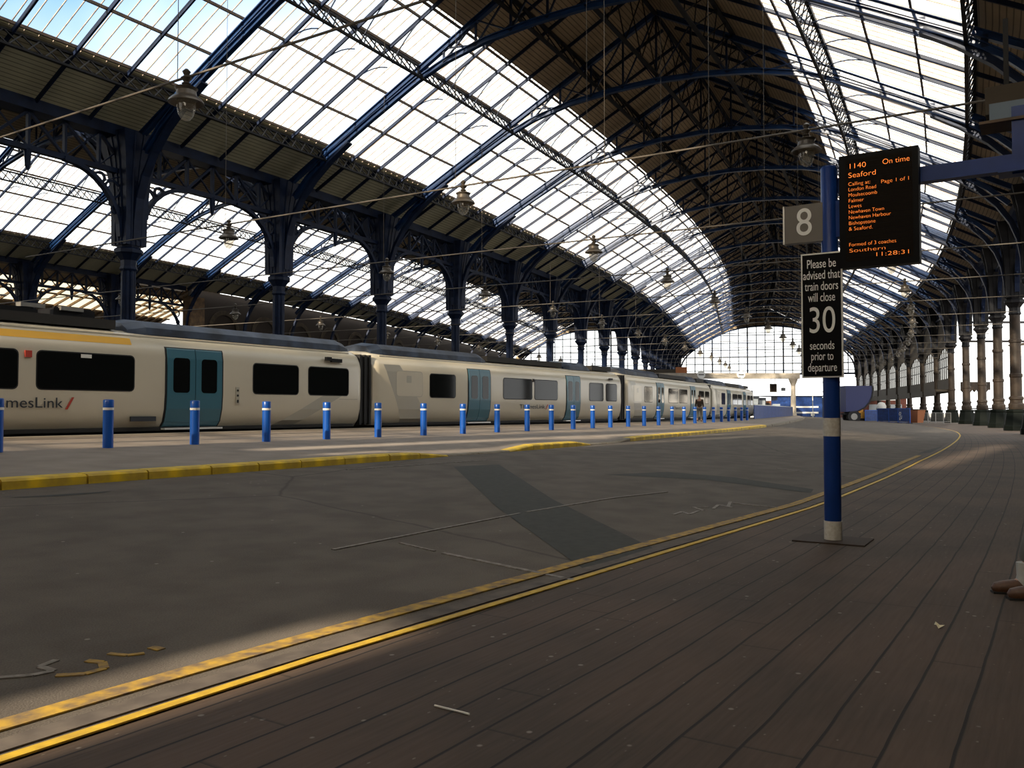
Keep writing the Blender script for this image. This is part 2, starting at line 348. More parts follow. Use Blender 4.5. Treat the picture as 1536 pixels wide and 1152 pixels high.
for a in range(24):
    q0, q1 = 2*math.pi*a/24, 2*math.pi*(a+1)/24
    m.face([(0, 0, -.6), (700*math.cos(q0), 700*math.sin(q0), -.6), (700*math.cos(q1), 700*math.sin(q1), -.6)])
struct(m.build('ground_outside', M['concrete']))
# kerb stones, each laid on its own
ki = 0; k = -2.6; segs = []
while k < 7.5:
    L = (1.0+.5*random.random())/11.3
    segs.append((k, k+L)); k += L
for i, (a, b) in enumerate(segs):
    h0, h1 = .145-.11*dip(a), .145-.11*dip(b); h = (h0+h1)/2
    b2 = b-.03/11.3
    mb = MB(); n = 2
    c = P(ked(a), a)
    def kp(k, d, z): q = P(ked(k)+d, k); return (q.x-c.x, q.y-c.y, z)
    g0 = gz(ked(a)); j = random.uniform(-.02, .02)
    prof = lambda h: [(-.31, g0-.15), (.0, g0-.15), (.0+j, g0+h-.03), (-.035+j, g0+h), (-.31, g0+h+.013)]
    A = [kp(a, *p) for p in prof(h0)]; B = [kp(b2, *p) for p in prof(h1)]
    for q in range(4): mb.face([A[q], A[q+1], B[q+1], B[q]])
    mb.face(A[::-1]); mb.face(B)
    colr = M['kerbg'] if a > 2.3 or dip(a+.03) > .9 else M['kerby']
    o = mb.build('kerb_stone', colr, loc=(c.x, c.y, 0)); 
    tag(o, ('bare dropped kerb stone' if colr is M['kerbg'] else 'yellow painted kerb stone')+', %s along the platform kerb counting from the left edge' % (ORD1[i] if i < len(ORD1) else 'number %d' % (i+1)), 'kerb stone', 'kerb stones along the platform')
# road markings (paint film, 3-4 mm)
def ribbon(pts, w, name, m, lab, cat, z=.009):
    mb = MB()
    for (a, b) in zip(pts, pts[1:]):
        a = Vector(a); b = Vector(b); t = (b-a).normalized(); r = Vector((t.y, -t.x, 0))*w/2; up = Vector((0, 0, z))
        mb.hexa([a-r, a+r, b+r, b-r, a-r+up, a+r+up, b+r+up, b-r+up])
    return tag(mb.build(name, m), lab, cat)
def G(x, y):
    d = math.hypot(x-CX, y-CY)-RL; return (x, y, gz(d))
def alongk(off, k0, k1, n): return [(lambda q, d: (q.x, q.y, gz(d) if d < 36.5 else 0.))(P(yed(k)+off, k), yed(k)+off) for k in [k0+(k1-k0)*i/n for i in range(n+1)]]
ribbon(alongk(-.03, -4, 3.4, 70), .07, 'yellow_line', M['yellow'], 'thin bright yellow line painted on the plank edge', 'line')
ribbon(alongk(-.03, 3.4, 5.3, 20), .12, 'edge_line', M['wornyel'], 'faded pale line curving round far end of the road', 'line')
ribbon(alongk(-.40, -4, .3, 40), .15, 'worn_yellow_line', M['wornyel'], 'broad worn yellow line on the asphalt beside the planks', 'line')
o = struct(MB_ := MB()) if False else None
mb = MB(); pts = alongk(-.17, -4, 5.2, 60)
for a, b in zip(pts, pts[1:]):
    a = Vector(a); b = Vector(b); t = (b-a).normalized(); r = Vector((t.y, -t.x, 0))*.075; up = Vector((0, 0, .008)); mb.hexa([a-r, a+r, b+r, b-r, a-r+up, a+r+up, b+r+up, b-r+up])
struct(mb.build('trim_road_edge', mat('road_edge_stone', (.125, .10, .08), .85, noise=(.07, .055, .045), scale=6., detail=8)))
mb = MB()
for poly in ([(-1.23, 18.02), (-.29, 18.94), (.62, 13.2), (1.55, 9.21), (1.07, 8.25), (.69, 7.99), (-.2, 12.0)],):
    lo = [Vector(G(*p)) for p in poly]; up = Vector((0, 0, .005))
    # split into quads following the slope
    a, b, c1, c2, c3, c4, e = lo
    for f in ((a, b, c1, e), (e, c1, c2, c3), (e, c3, c4)): mb.face([q+up for q in reversed(f)])
tag(mb.build('tarmac_patch', M['patch']), 'dark tarmac patch slanting across the grey road', 'road patch')
ribbon([G(-1.78, 8.55), G(.11, 11.56)], .05, 'road_line', M['wornline'], 'faded long grey line on the road left of the dark patch', 'line')
ribbon([G(.2, 11.7), G(1.61, 13.66), G(2.67, 14.8)], .06, 'road_line', M['wornline'], 'faded broken grey line on the road right of the dark patch', 'line')
ribbon([G(-.69, 8.59), G(.54, 7.59)], .06, 'road_line', M['wornline'], 'short pale worn line running towards the yellow edge', 'line')
ribbon([G(-1.18, 9.05), G(-.78, 8.68)], .035, 'road_line', M['wornline'], 'faint pale dash joining the long grey line', 'line')
def stain(lab, pts, m='patch'):
    c = Vector((sum(p[0] for p in pts)/len(pts), sum(p[1] for p in pts)/len(pts))); mb = MB(); up = Vector((0, 0, .004))
    P3 = [Vector(G(*p))+up for p in pts]; ce = Vector(G(*c))+up
    for a, b in zip(P3, P3[1:]+P3[:1]): mb.face([ce, a, b] if (a-ce).cross(b-ce).z > 0 else [ce, b, a])
    tag(mb.build('road_stain', M[m]), lab, 'road stain')
stain('long dark patched strip across the road beyond the tarmac patch', [(1.87, 17.5), (3.38, 18.7), (4.66, 18.05), (5.7, 16.2), (5.4, 15.5), (4.22, 16.85), (3.39, 18.0)])
stain('dark oily stain by the road edge right behind the blue pole', [(7.5, 18.4), (8.5, 20.3), (9.3, 21.2), (9.35, 20.8), (8.5, 19.5)])
stain('small dark stain further along the curving road edge', [(13.9, 29.4), (15.2, 31.6), (18.0, 35.9), (17.8, 35.2), (15.3, 31.0)])
stain('thin dark stain in the gutter below the yellow kerb at left', [(-6.6, 11.2), (-5.7, 12.2), (-5.75, 12.0), (-6.1, 11.5)])
ribbon([G(6.43, 20.8), G(7.75, 19.0)], .05, 'road_line', M['wornline'], 'thin pale line crossing the road just left of the blue pole', 'line')
ribbon([G(3.5, 13.56), G(4.1, 13.22)], .05, 'road_line', M['wornline'], 'short pale line beside the worn lettering', 'line')
ribbon([G(-3.18, 16.49), G(-.6, 20.0)], .06, 'road_line', M['wornline'], 'faint pale line along the gutter near the dropped kerb', 'line')
mb = MB()   # worn lettering remains
for (x0, y0, x1, y1) in [(2.26, 12.0, 2.45, 12.35), (2.45, 12.35, 2.50, 12.1), (2.50, 12.1, 2.72, 12.5), (2.8, 12.55, 2.72, 12.9), (2.72, 12.9, 2.98, 13.0), (3.0, 12.8, 3.2, 13.3), (3.2, 13.3, 3.35, 13.05), (3.3, 13.1, 3.5, 13.75)]:
    a, b = Vector(G(x0, y0)), Vector(G(x1, y1)); mb.beam(a+Vector((0, 0, .003)), b+Vector((0, 0, .003)), .05, .006)
tag(mb.build('worn_road_lettering', M['wornline']), 'worn illegible white lettering on the road beyond the dark patch', 'road marking')
def blob(name, m, pts, w, lab):
    mb = MB()
    for (a, b) in zip(pts, pts[1:]): mb.beam(Vector(G(*a))+Vector((0, 0, .003)), Vector(G(*b))+Vector((0, 0, .003)), w, .006)
    tag(mb.build(name, m), lab, 'road marking')
blob('worn_road_mark', M['wornline'], [(-2.78, 4.66), (-2.62, 4.72), (-2.55, 4.80), (-2.66, 4.86), (-2.63, 4.98)], .045, 'worn white squiggle of paint at lower left of the road')
blob('worn_road_mark', M['wornyel'], [(-2.50, 4.73), (-2.36, 4.77), (-2.30, 4.87), (-2.36, 4.97), (-2.46, 4.99)], .05, 'worn yellow hook of paint beside the white squiggle')
blob('worn_road_mark', M['wornyel'], [(-2.40, 5.13), (-2.28, 5.11), (-2.20, 5.16)], .04, 'worn yellow dash of paint right of the hook')
blob('worn_road_mark', M['wornyel'], [(-2.21, 5.28), (-2.13, 5.24)], .06, 'small worn yellow spot of paint furthest right of the marks')
mb = MB(); mb.tube([(-.392, 4.381, .006), (-.21, 4.258, .006)], .006, 6); tag(mb.build('stick', M['white']), 'thin white stick lying on the dark planks', 'stick')
mb = MB(); mb.face([(2.93, 5.92, .004), (2.99, 5.95, .02), (2.985, 6.01, .006), (2.95, 5.99, .012)]); mb.face([(2.95, 5.99, .012), (2.985, 6.01, .006), (2.975, 6.05, .02), (2.955, 6.03, .004)])
tag(mb.build('litter', M['paper']), 'crumpled scrap of pale yellow paper on the planks', 'litter')
# ---------------------------------------------------------------- roof
GL0, GL1 = 3.5, 13.4
PUR = [3.75, 5.95, 8.2, 10.6, 12.6, 13.3]
def frame(k, d0): return P(d0, k), ang(k)
wn_ = [0]; proto = {}
def slope_bay(k, d0, side, glass, key):
    """one glazed bay of a roof slope: sheet of glass with bars, rafters and purlins"""
    kk = (key, side, k >= K1); wn_[0] += 1; loc, rot = frame(k, d0)
    if kk in proto:
        o = dup(proto[kk], loc, rot, None); o.name = 'window_%d' % wn_[0]; return
    D = (lambda d: d0+d) if side == 0 else (lambda d: d0+SPAN-d)
    def q(d, u, dz): x, y = bay(D(d), u, d0, k); return Vector((x, y, roof(d)+dz))
    mb = MB(); n = 4
    for i in range(n):
        u0, u1 = i/n, (i+1)/n
        a, b, c, e = q(GL0, u0, .05), q(GL1, u0, .05), q(GL1, u1, .05), q(GL0, u1, .05); mb.face([a, b, c, e])
    root = struct(mb.build('window_%d' % wn_[0], glass, loc=loc, rot=rot))
    mb = MB(); nb = 17
    for i in range(1, nb):
        if i % 4 == 0 and nb == 16: continue
        mb.beam(q(GL0, i/nb, .02), q(GL1, i/nb, .02), .032, .05)
    mb.build('glazing_bars', M['bar'], root)
    for pd in PUR:
        mb = MB(); mb.beam(q(pd, 0, -.05), q(pd, 1, -.05), .10, .13, (.0, 0, 1)); mb.build('purlin', M['purlin'], root)
    for u in (.25, .5, .75):
        mb = MB()
        pp = [q(.6, u, -.2), q(20.6, u, -.2)]; mb.beam(*pp, .09, .2)
        mb.build('rafter', M['navy'], root)
        mb = MB()
        for dA, dB in ((8.2, 10.45), (12.9, 10.75)):     # curved struts to the lattice girder
            pts = [q(dA+(dB-dA)*t, u, -.25-.95*t*t) for t in (0, .2, .4, .6, .8, 1)]; mb.tube(pts, .035, 5)
        mb.build('strut', M['navy'], root)
    proto[kk] = root
def girder(d, zt, zb, k, name, lab, w=.28, n=8, m=None, key=None, d0=0):
    m = m or M['dark']; loc, rot = frame(k, d0); kk = (name, round(d, 2), k >= K1, key)
    if kk in proto: return dup(proto[kk], loc, rot, lab)
    mid = d0+21; tl = 0 if abs(d-mid) < .1 else (.5 if d < mid else -.5)*(zt-zb)
    def q(u, z): x, y = bay(d+tl*(zt-z)/(zt-zb), u, d0, k); return (x, y, z)
    root = thing(name, lab, 'girder', loc, rot, name.replace('_', ' ')+'s under the roof')
    mb = MB(); mb.beam(q(0, zt), q(1, zt), w, .10); mb.build('top_chord', m, root)
    mb = MB(); mb.beam(q(0, zb), q(1, zb), w, .10); mb.build('bottom_chord', m, root)
    mb = MB()
    for i in range(n):
        for a, b in ((zt, zb), (zb, zt)): mb.beam(q(i/n, a), q((i+1)/n, b), .05, .06, (1, 0, 0))
    mb.build('lattice', m, root); proto[kk] = root; return root
ONW = lambda k: ORD[max(0, min(len(ORD)-1, k))]
halls = {0: 'main hall', -42: 'left hall'}
def boards(name, d0, side, da_, db, k0, k1, m, dz=.04):
    mb = MB(); D = (lambda d: d0+d) if side == 0 else (lambda d: d0+SPAN-d)
    for k in range(k0, k1):
        a, b = P(D(da_), k), P(D(db), k); c, e = P(D(db), k+1), P(D(da_), k+1); za, zb = roof(da_)+dz, roof(db)+dz
        uv = lambda kk, d: (kk*SP, d)
        mb.face([(a.x, a.y, za), (b.x, b.y, zb), (c.x, c.y, zb), (e.x, e.y, za)], [uv(k, da_), uv(k, db), uv(k+1, db), uv(k+1, da_)])
        mb.face([(e.x, e.y, za+.08), (c.x, c.y, zb+.08), (b.x, b.y, zb+.08), (a.x, a.y, za+.08)], [uv(k+1, da_), uv(k+1, db), uv(k, db), uv(k, da_)])
    struct(mb.build(name, m))
KN = -2
for side in (0, 1):
    boards('ceiling', 0, side, .3, GL0, -3, KEND, M['board'] if side == 0 else M['rboard'])
    boards('ceiling', 0, side, GL1, 21.0, -3, KEND, M['rboard'])
    boards('ceiling', 0, side, GL0, GL1, -3, KN, M['rboard'])  # glazed band boarded over out of view, blocks sun from the near ground
    boards('ceiling', -42, side, .3, GL0, -2, KEND, M['board'])
    boards('ceiling', -42, side, GL1, 21.0, -2, KEND, M['rboard'])
    for k in range(KN, KEND): slope_bay(k, 0, side, M['glass'], 'main')
    for k in range(-1, KEND): slope_bay(k, -42, side, M['glass'], 'left')
for k in range(KN, KEND):
    for d0 in (0, -42):
        if d0 == -42 and k < -1: continue
        for side in (0, 1):
            D = (lambda d: d0+d) if side == 0 else (lambda d: d0+SPAN-d)
            sn = 'left' if side == 0 else 'right'
            girder(D(3.5), roof(3.5)-.2, roof(3.5)-.95, k, 'eaves_girder', 'dark lattice girder at the foot of %s glazing, %s bay, %s' % (sn, ONW(k+2), halls[d0]), .15, 14, None, (d0, side), d0)
            girder(D(10.6), roof(10.6)-.25, roof(10.6)-1.15, k, 'lattice_girder', 'dark lattice girder halfway up the %s glazing, %s bay of the %s' % (sn, ONW(k+2), halls[d0]), .16, 14, None, (d0, side), d0)
            if d0 == 0:
                girder(D(16.2), roof(16.2)-.3, roof(16.2)-1.9, k, 'crown_girder', 'dark lattice girder in the boarded crown, %s side, %s bay' % (sn, ONW(k+2)), .25, 6, None, (d0, side), d0)
        if d0 == 0: girder(21, 26.4, 22.6, k, 'ridge_girder', 'deep dark lattice girder under the ridge, %s bay of the main hall' % ONW(k+2), .25, 4, None, 0, d0)
# arched ribs
LOW = [(1.25, 14.75), (2.4, 15.85), (4, 16.95), (7.3, 18.72), (10.5, 20.35), (12.5, 21.12), (15, 21.72), (18, 22.08), (21, 22.2)]
LOWF = LOW+[(42-a, b) for a, b in reversed(LOW[:-1])]
BR = [(.62, 10.3), (.66, 11.3), (.84, 12.4), (1.25, 13.5), (1.95, 14.6), (2.9, 15.6), (4.2, 16.62), (5.6, 17.5)]
def zlow(d): return lerp(LOWF, d)
def make_rib():
    root = thing('arched_rib', '', 'roof rib', (0, 0, 0), 0, 'arched iron ribs of the roof')
    mb = MB(); mb.ibeam(LOWF, -.16, .16, .28, .05); mb.build('arched_chord', M['blue'], root)
    for s in (0, 1):
        f = (lambda d: d) if s == 0 else (lambda d: 42-d)
        pl = [(f(d), roof(d)-.5) for d in (.7, 10.5, 21)]
        if s: pl = pl[::-1]
        mb = MB(); mb.ibeam(pl, -.16, .16, .28, .05); mb.build('upper_chord', M['blue'], root)
        mb = MB(); pl = [(f(d), z) for d, z in BR]
        if s: pl = pl[::-1]
        mb.sweep(pl, -.05, .07, -.22, .22); mb.sweep(pl, -.02, .3, -.03, .03); mb.build('curved_bracket', M['navy'], root)
    for d in (3.2, 5.5, 8, 10.3):
        for e in (d, 42-d): mb = MB(); mb.beam((e, 0, zlow(e)), (e, 0, roof(e)-.5), .06, .26, (1, 0, 0)); mb.build('strut', M['navy'], root)
    mb = MB()
    ds = [12.3, 14.4, 16.6, 18.8, 21, 23.2, 25.4, 27.6, 29.7]
    for i, d in enumerate(ds):
        mb.beam((d, 0, zlow(d)), (d, 0, roof(d)-.5), .10, .12, (1, 0, 0))
        if i+1 < len(ds):
            e = ds[i+1]; mb.beam((d, 0, zlow(d)), (e, 0, roof(e)-.5), .08, .10, (0, 1, 0)); mb.beam((d, 0, roof(d)-.5), (e, 0, zlow(e)), .08, .10, (0, 1, 0))
    mb.build('web_bracing', M['navy'], root)
    return root
rib0 = make_rib(); first = True
for d0, ks in ((0, range(-2, KEND+1)), (-42, range(-1, KEND+1))):
    for k in ks:
        lab = 'blue arched iron rib spanning the %s, %s from the camera' % (halls[d0], ONW(k+2))
        if first: r = rib0; first = False; r.location = P(d0, k); r.rotation_euler = (0, 0, ang(k)); r['label'] = lab
        else: dup(rib0, P(d0, k), ang(k), lab)
# ---------------------------------------------------------------- columns and valley girders
def make_column(right):
    root = thing('iron_column', '', 'column', (0, 0, 0), 0, ('right' if right else 'left')+' row of iron columns')
    base = 0. if right else -.2
    if right:
        mb = MB(); mb.lathe([(.92, 0), (.92, .35), (.86, .42), (.74, 1.2), (.70, 1.35), (.74, 1.42), (.74, 1.55), (.62, 1.6)], 8, rot=R(22.5)); mb.build('pedestal', M['plinth'], root)
        mb = MB(); mb.lathe([(.50, 1.6), (.54, 1.7), (.54, 2.0), (.44, 2.1), (.44, 2.3), (.50, 2.36), (.50, 2.5), (.40, 2.6), (.40, 4.0), (.45, 4.05), (.45, 4.25), (.39, 4.3), (.38, 6.6), (.44, 6.65), (.44, 6.85), (.37, 6.9), (.36, 9.0)], 16); mb.build('shaft', M['colr'], root, True)
    else:
        mb = MB(); mb.lathe([(.6, base), (.6, base+.9), (.45, base+1.1)], 12); mb.build('pedestal', M['plinth'], root)
        mb = MB()
        for j in range(8):
            q = 2*math.pi*j/8; mb.lathe([(.12, 0.8), (.12, 9.2)], 8, (.24*math.cos(q), .24*math.sin(q), 0))
        mb.lathe([(.26, .8), (.26, 9.2)], 8); mb.build('shaft', M['navy'], root, True)
    mb = MB(); mb.lathe([(.38, 8.7), (.46, 8.8), (.40, 8.95), (.40, 9.25), (.62, 9.55), (.72, 9.62), (.72, 9.8), (.58, 9.9), (.62, 10.05)], 8, rot=R(22.5)); mb.build('capital', M['navy'] if not right else M['dark'], root)
    mb = MB(); prof = [(.60, 10.0), (.62, 11.8), (.70, 13.2), (.86, 14.4), (1.08, 15.4), (1.15, 15.7)]
    for (a, z0), (b, z1) in zip(prof, prof[1:]):
        s = 1.; mb.hexa([(x*a, y*a, z0) for x, y in ((-s, -s), (s, -s), (s, s), (-s, s))]+[(x*b, y*b, z1) for x, y in ((-s, -s), (s, -s), (s, s), (-s, s))])
    for j in range(4):
        for o_ in (-.45, 0, .45):
            rot = Matrix.Rotation(j*math.pi/2, 3, 'Z')
            for (a, z0), (b, z1) in zip(prof, prof[1:]):
                mb.beam(rot @ Vector((a+.01, o_*a, z0)), rot @ Vector((b+.01, o_*b, z1)), .07, .06, (0, 0, 1) if j % 2 else (0, 0, 1))
    mb.build('head', M['dark'] if right else M['navy'], root)
    return root
colL = make_column(False); colR = make_column(True); fl = fr_ = True
for k in range(-1, KEND+1):
    lab = 'dark blue iron column behind the train, %s from the left' % ORD1[k+1]
    if fl: c = colL; fl = False; c.location = P(0, k); c.rotation_euler = (0, 0, ang(k)); c['label'] = lab
    else: dup(colL, P(0, k), ang(k), lab)
for k in range(2, KEND+1):
    lab = 'brown iron column on a dark plinth in the right hand row, %s from the camera' % ORD[k-2]
    if fr_: c = colR; fr_ = False; c.location = P(42, k); c.rotation_euler = (0, 0, ang(k)); c['label'] = lab
    else: dup(colR, P(42, k), ang(k), lab)
for k in range(0, 4): 
    dup(colL, P(-42, k), ang(k), 'dark iron column beyond the left hall, %s from the left' % ORD1[k])['group'] = 'far left columns'
def valley(d, k, right):
    kk = ('valley', right, k >= K1); loc, rot = frame(k, d); side = {0: 'behind the train', 42: 'over the right hand columns', -42: 'beyond the left hall'}[d]
    lab = 'dark arcaded girder linking columns %s, %s bay' % (side, ONW(k+2))
    if kk in proto: return dup(proto[kk], loc, rot, lab)
    root = thing('arcade_girder', lab, 'girder', loc, rot, 'arcade girders along the column rows')
    B = lambda u, z, o=0: (*bay(d+o, u, d, k), z)
    mb = MB(); mb.beam(B(0, 15.75), B(1, 15.75), .95, .62); mb.build('gutter', M['navy'], root)
    mb = MB(); mb.beam(B(0, 13.75), B(1, 13.75), .34, .24); mb.build('bottom_chord', M['navy'], root)
    Lb = math.hypot(bay(d, 1, d, k)[1], 0); mb = MB(); n = 6
    for i in range(1, n): mb.beam(B(i/n, 13.8), B(i/n, 15.5), .12, .22, (1, 0, 0))
    for i in range(n):
        a, b = (13.8, 15.5) if i < n/2 else (15.5, 13.8); mb.beam(B(i/n, a), B((i+1)/n, b), .12, .16, (1, 0, 0)); mb.beam(B(i/n, b), B((i+1)/n, a), .06, .10, (1, 0, 0))
    mb.build('web', M['navy'], root)
    x0 = bay(d, .5, d, k)[0]*.5
    for s in (0, 1):
        mb = MB()
        f = (lambda y: y) if s == 0 else (lambda y: Lb-y)
        arc = [(f(.62+3.0*(1-math.cos(q))), 10.4+3.25*math.sin(q)) for q in [R(90)*i/8 for i in range(9)]]
        if s: arc = arc[::-1]
        mb.sweep(arc, -.08, .12, -.16, .16, 'yz')
        for cy_, cz, rr in ((1.05, 12.75, .42), (1.75, 13.2, .26), (.85, 11.75, .22)):
            ring = [(f(cy_+rr*math.cos(q)), cz+rr*math.sin(q)) for q in [2*math.pi*i/12 for i in range(13)]]
            if s: ring = ring[::-1]
            mb.sweep(ring, -.05, .05, -.06, .06, 'yz')
        mb.beam((0, f(.6), 13.5), (0, f(1.9), 12.9), .06, .1, (1, 0, 0))
        mb.build('spandrel', M['navy'], root)
    mb = MB(); mb.lathe([(.05, 12.7), (.12, 12.9), (.16, 13.5), (.2, 13.7)], 8, (x0*2, Lb/2, 0)); mb.build('pendant', M['navy'], root)
    proto[kk] = root
for k in range(-2, KEND): valley(0, k, 0)
for k in range(-2, KEND): valley(42, k, 1)
for k in range(-1, 4): valley(-42, k, 2)
# ---------------------------------------------------------------- end screens (glazed gables)
def gable(d0, n):
    loc, rot = frame(KEND, d0); root = struct(MB().build('window_%d' % n, None, loc=loc, rot=rot)) if False else None
    mb = MB(); zb = 10.4; top = [(d, zlow(d)-.15) for d in [2.2+(37.6)*i/40 for i in range(41)]]
    for (a, za), (b, zb_) in zip(top, top[1:]): mb.face([(a, 0, zb), (b, 0, zb), (b, 0, zb_), (a, 0, za)])
    root = struct(mb.build('window_%d' % n, M['glass'], loc=loc, rot=rot))
    mb = MB()
    for i in range(1, 20):
        d = 42*i/20; w = .34 if i % 4 == 0 else .2; mb.beam((d, 0, zb), (d, 0, max(zb+.1, zlow(d))), w, w, (1, 0, 0))
    for z in (10.4, 11.3, 13.0, 14.7, 16.4, 18.1, 20.0):
        ds = [d for d, _ in LOWF if zlow(d) > z]; a = next(d/10 for d in range(5, 210) if zlow(d/10) > z or z < 14.8 and d > 8)
        mb.beam((a, 0, z), (42-a, 0, z), .15, .17 if z > 10.5 else .45)
    mb.build('mullions', M['navy'], root)
    # boarded gable above the arch
    mb = MB()
    for i in range(40):
        a, b = 42*i/40, 42*(i+1)/40; mb.face([(a, .1, zlow(a)), (b, .1, zlow(b)), (b, .1, roof(b)), (a, .1, roof(a))], [(a, zlow(a)), (b, zlow(b)), (b, roof(b)), (a, roof(a))])
    struct(mb.build('wall_far_gable', M['rboard'], loc=loc, rot=rot))
gable(0, 901); gable(-42, 902)
# third lean-to hall, far left
mb = MB(); g_ = MB(); b_ = MB()
def lz(d): return 16.4+(d+42.4)*.34
for k in range(0, 5):
    k1 = min(k+1, 4.75)
    for a, b, which in ((-42.4, -46, mb), (-46, -51.5, g_), (-51.5, -62, mb)):
        p = [P(a, k), P(b, k), P(b, k1), P(a, k1)]; z = [lz(a), lz(b), lz(b), lz(a)]
        which.face([(q.x, q.y, zz) for q, zz in zip(p, z)], [(k*SP, a), (k*SP, b), (k1*SP, b), (k1*SP, a)])
    for i in range(6):
        kk = k+(k1-k)*i/6; a, b = P(-42.4, kk), P(-60, kk); b_.beam((a.x, a.y, lz(-42.4)-.15), (b.x, b.y, lz(-60)-.15), .14, .25)
    for d in (-46, -48.8, -51.5):
        a, b = P(d, k), P(d, k1); b_.beam((a.x, a.y, lz(d)-.08), (b.x, b.y, lz(d)-.08), .14, .18)
struct(mb.build('ceiling', M['rboard'])); w3 = struct(g_.build('window_903', M['yglass'])); b_.build('rafters', M['purlin'], w3)
# ---------------------------------------------------------------- walls
def wallstrip(name, d, k0, k1, n, z0, z1, m, flip=False):
    mb = MB()
    for i in range(n):
        a, b = k0+(k1-k0)*i/n, k0+(k1-k0)*(i+1)/n; p, q = P(d, a), P(d, b); p2, q2 = P(d-.6, a), P(d-.6, b)
        mb.face([(p.x, p.y, z0), (q.x, q.y, z0), (q.x, q.y, z1), (p.x, p.y, z1)], [(a*SP, z0), (b*SP, z0), (b*SP, z1), (a*SP, z1)])
        mb.face([(q2.x, q2.y, z0), (p2.x, p2.y, z0), (p2.x, p2.y, z1), (q2.x, q2.y, z1)], [(a*SP, z0), (b*SP, z0), (b*SP, z1), (a*SP, z1)])
        if i == 0: mb.face([(p2.x, p2.y, z0), (p.x, p.y, z0), (p.x, p.y, z1), (p2.x, p2.y, z1)])
        if i == n-1: mb.face([(q.x, q.y, z0), (q2.x, q2.y, z0), (q2.x, q2.y, z1), (q.x, q.y, z1)])
    return struct(mb.build(name, m))
wallstrip('wall_left', -42.6, 4.2, 17, 20, -.2, 16.0, M['brick'])
wallstrip('wall_outer_left', -61, -2, 4.8, 8, -.2, 10.0, M['brick'])
p = P(-41.5, 4.12); mb = MB(); mb.box((0, 0, 7.3), (1.2, 2.2, 15)); mb.build('wall_left_pier', M['stone'], loc=(p.x, p.y, 0), rot=ang(4)); struct(bpy.data.objects['wall_left_pier'])
mb = MB()
for i in range(14):
    k = 4.75+.8*i; c = P(-42.5, k); t = ang(k)
    for r0, r1, y0 in ((2.2, 2.75, .12),):
        for j in range(12):
            q0, q1 = math.pi*j/12, math.pi*(j+1)/12
            def pt(r, q, o): x = r*math.cos(q); return Vector((c.x+math.cos(t)*o-math.sin(t)*x, c.y+math.sin(t)*o+math.cos(t)*x, 11.2+r*math.sin(q)))
            mb.hexa([pt(r0, q0, 0), pt(r1, q0, 0), pt(r1, q1, 0), pt(r0, q1, 0), pt(r0, q0, y0), pt(r1, q0, y0), pt(r1, q1, y0), pt(r0, q1, y0)])
struct(mb.build('trim_wall_arches', M['wallstone']))
# behind the camera: end wall added to shape the sun through its slit and windows, and the right hand side wall (both out of view)
def endwall(k, d0, d1, z0, z1, name):
    mb = MB(); a, b = P(d0, k), P(d1, k); a2, b2 = P(d0, k-.04), P(d1, k-.04)
    mb.hexa([(a2.x, a2.y, z0), (b2.x, b2.y, z0), (b.x, b.y, z0), (a.x, a.y, z0), (a2.x, a2.y, z1), (b2.x, b2.y, z1), (b.x, b.y, z1), (a.x, a.y, z1)])
    struct(mb.build(name, M['brick']))
SL0, SL1, SLB, SLT = 35.36, 36.14, 1.9, 4.5  # slit cut to throw the sun strip along the yellow edge
KW = -3.0
def swall(d0, d1, holes):
    z = 0
    for a, b in list(holes)+[(27, 27)]:
        if a > z: endwall(KW, d0, d1, z, a, 'wall_south_added')
        z = b
swall(-42, 13, []); swall(13, 22.7, [(4.4, 24.5)]); swall(22.7, 24.3, [(18.5, 24.5)]); swall(24.3, 24.9, [(8, 24.5)]); swall(24.9, 26.0, [(18.5, 24.5)]); swall(26.0, 26.3, [(8, 24.5)]); swall(26.3, 31, [(18.5, 24.5)])  # openings cut to lay sunlit bands on the platform and far road
swall(31, SL0, [(12, 24)]); swall(SL0, SL1, [(SLB, SLT), (12, 22)]); swall(SL1, 46, [(9, 22)])
def swin(d0, d1, z0, z1, m, n):
    mb = MB(); a, b = P(d0, KW), P(d1, KW); mb.face([(a.x, a.y, z0), (b.x, b.y, z0), (b.x, b.y, z1), (a.x, a.y, z1)]); w = struct(mb.build('window_%d' % n, M[m]))
    mb = MB()
    for i in range(int((d1-d0)/1.4)+1): q = P(d0+1.4*i, KW); mb.beam((q.x, q.y, z0), (q.x, q.y, z1), .2, .2, (1, 0, 0))
    for i in range(int((z1-z0)/2.3)+1): mb.beam((a.x, a.y, z0+2.3*i), (b.x, b.y, z0+2.3*i), .2, .2)
    mb.build('mullions', M['dark'], w)
swin(13, 22.7, 4.4, 24.5, 'sglass', 904); swin(22.7, 31, 18.5, 24.5, 'sglass', 907); swin(31, 35.3, 12, 24, 'frost', 905); swin(36.18, 46, 9, 22, 'frost', 906)  # added windows: weakened sun for the platform, diffuse fill for the signs
wallstrip('wall_right', 47.0, -3, 2.6, 6, 0, 16, M['brick'])
boards('ceiling', 42, 0, .3, 3.5, -3, 2, M['rboard'])
mb = MB()
for k in range(-3, 2):
    a, b, c, e = P(45.2, k), P(48, k), P(48, k+1), P(45.2, k+1); mb.face([(q.x, q.y, 17.6) for q in (a, b, c, e)])
struct(mb.build('ceiling', M['rboard']))
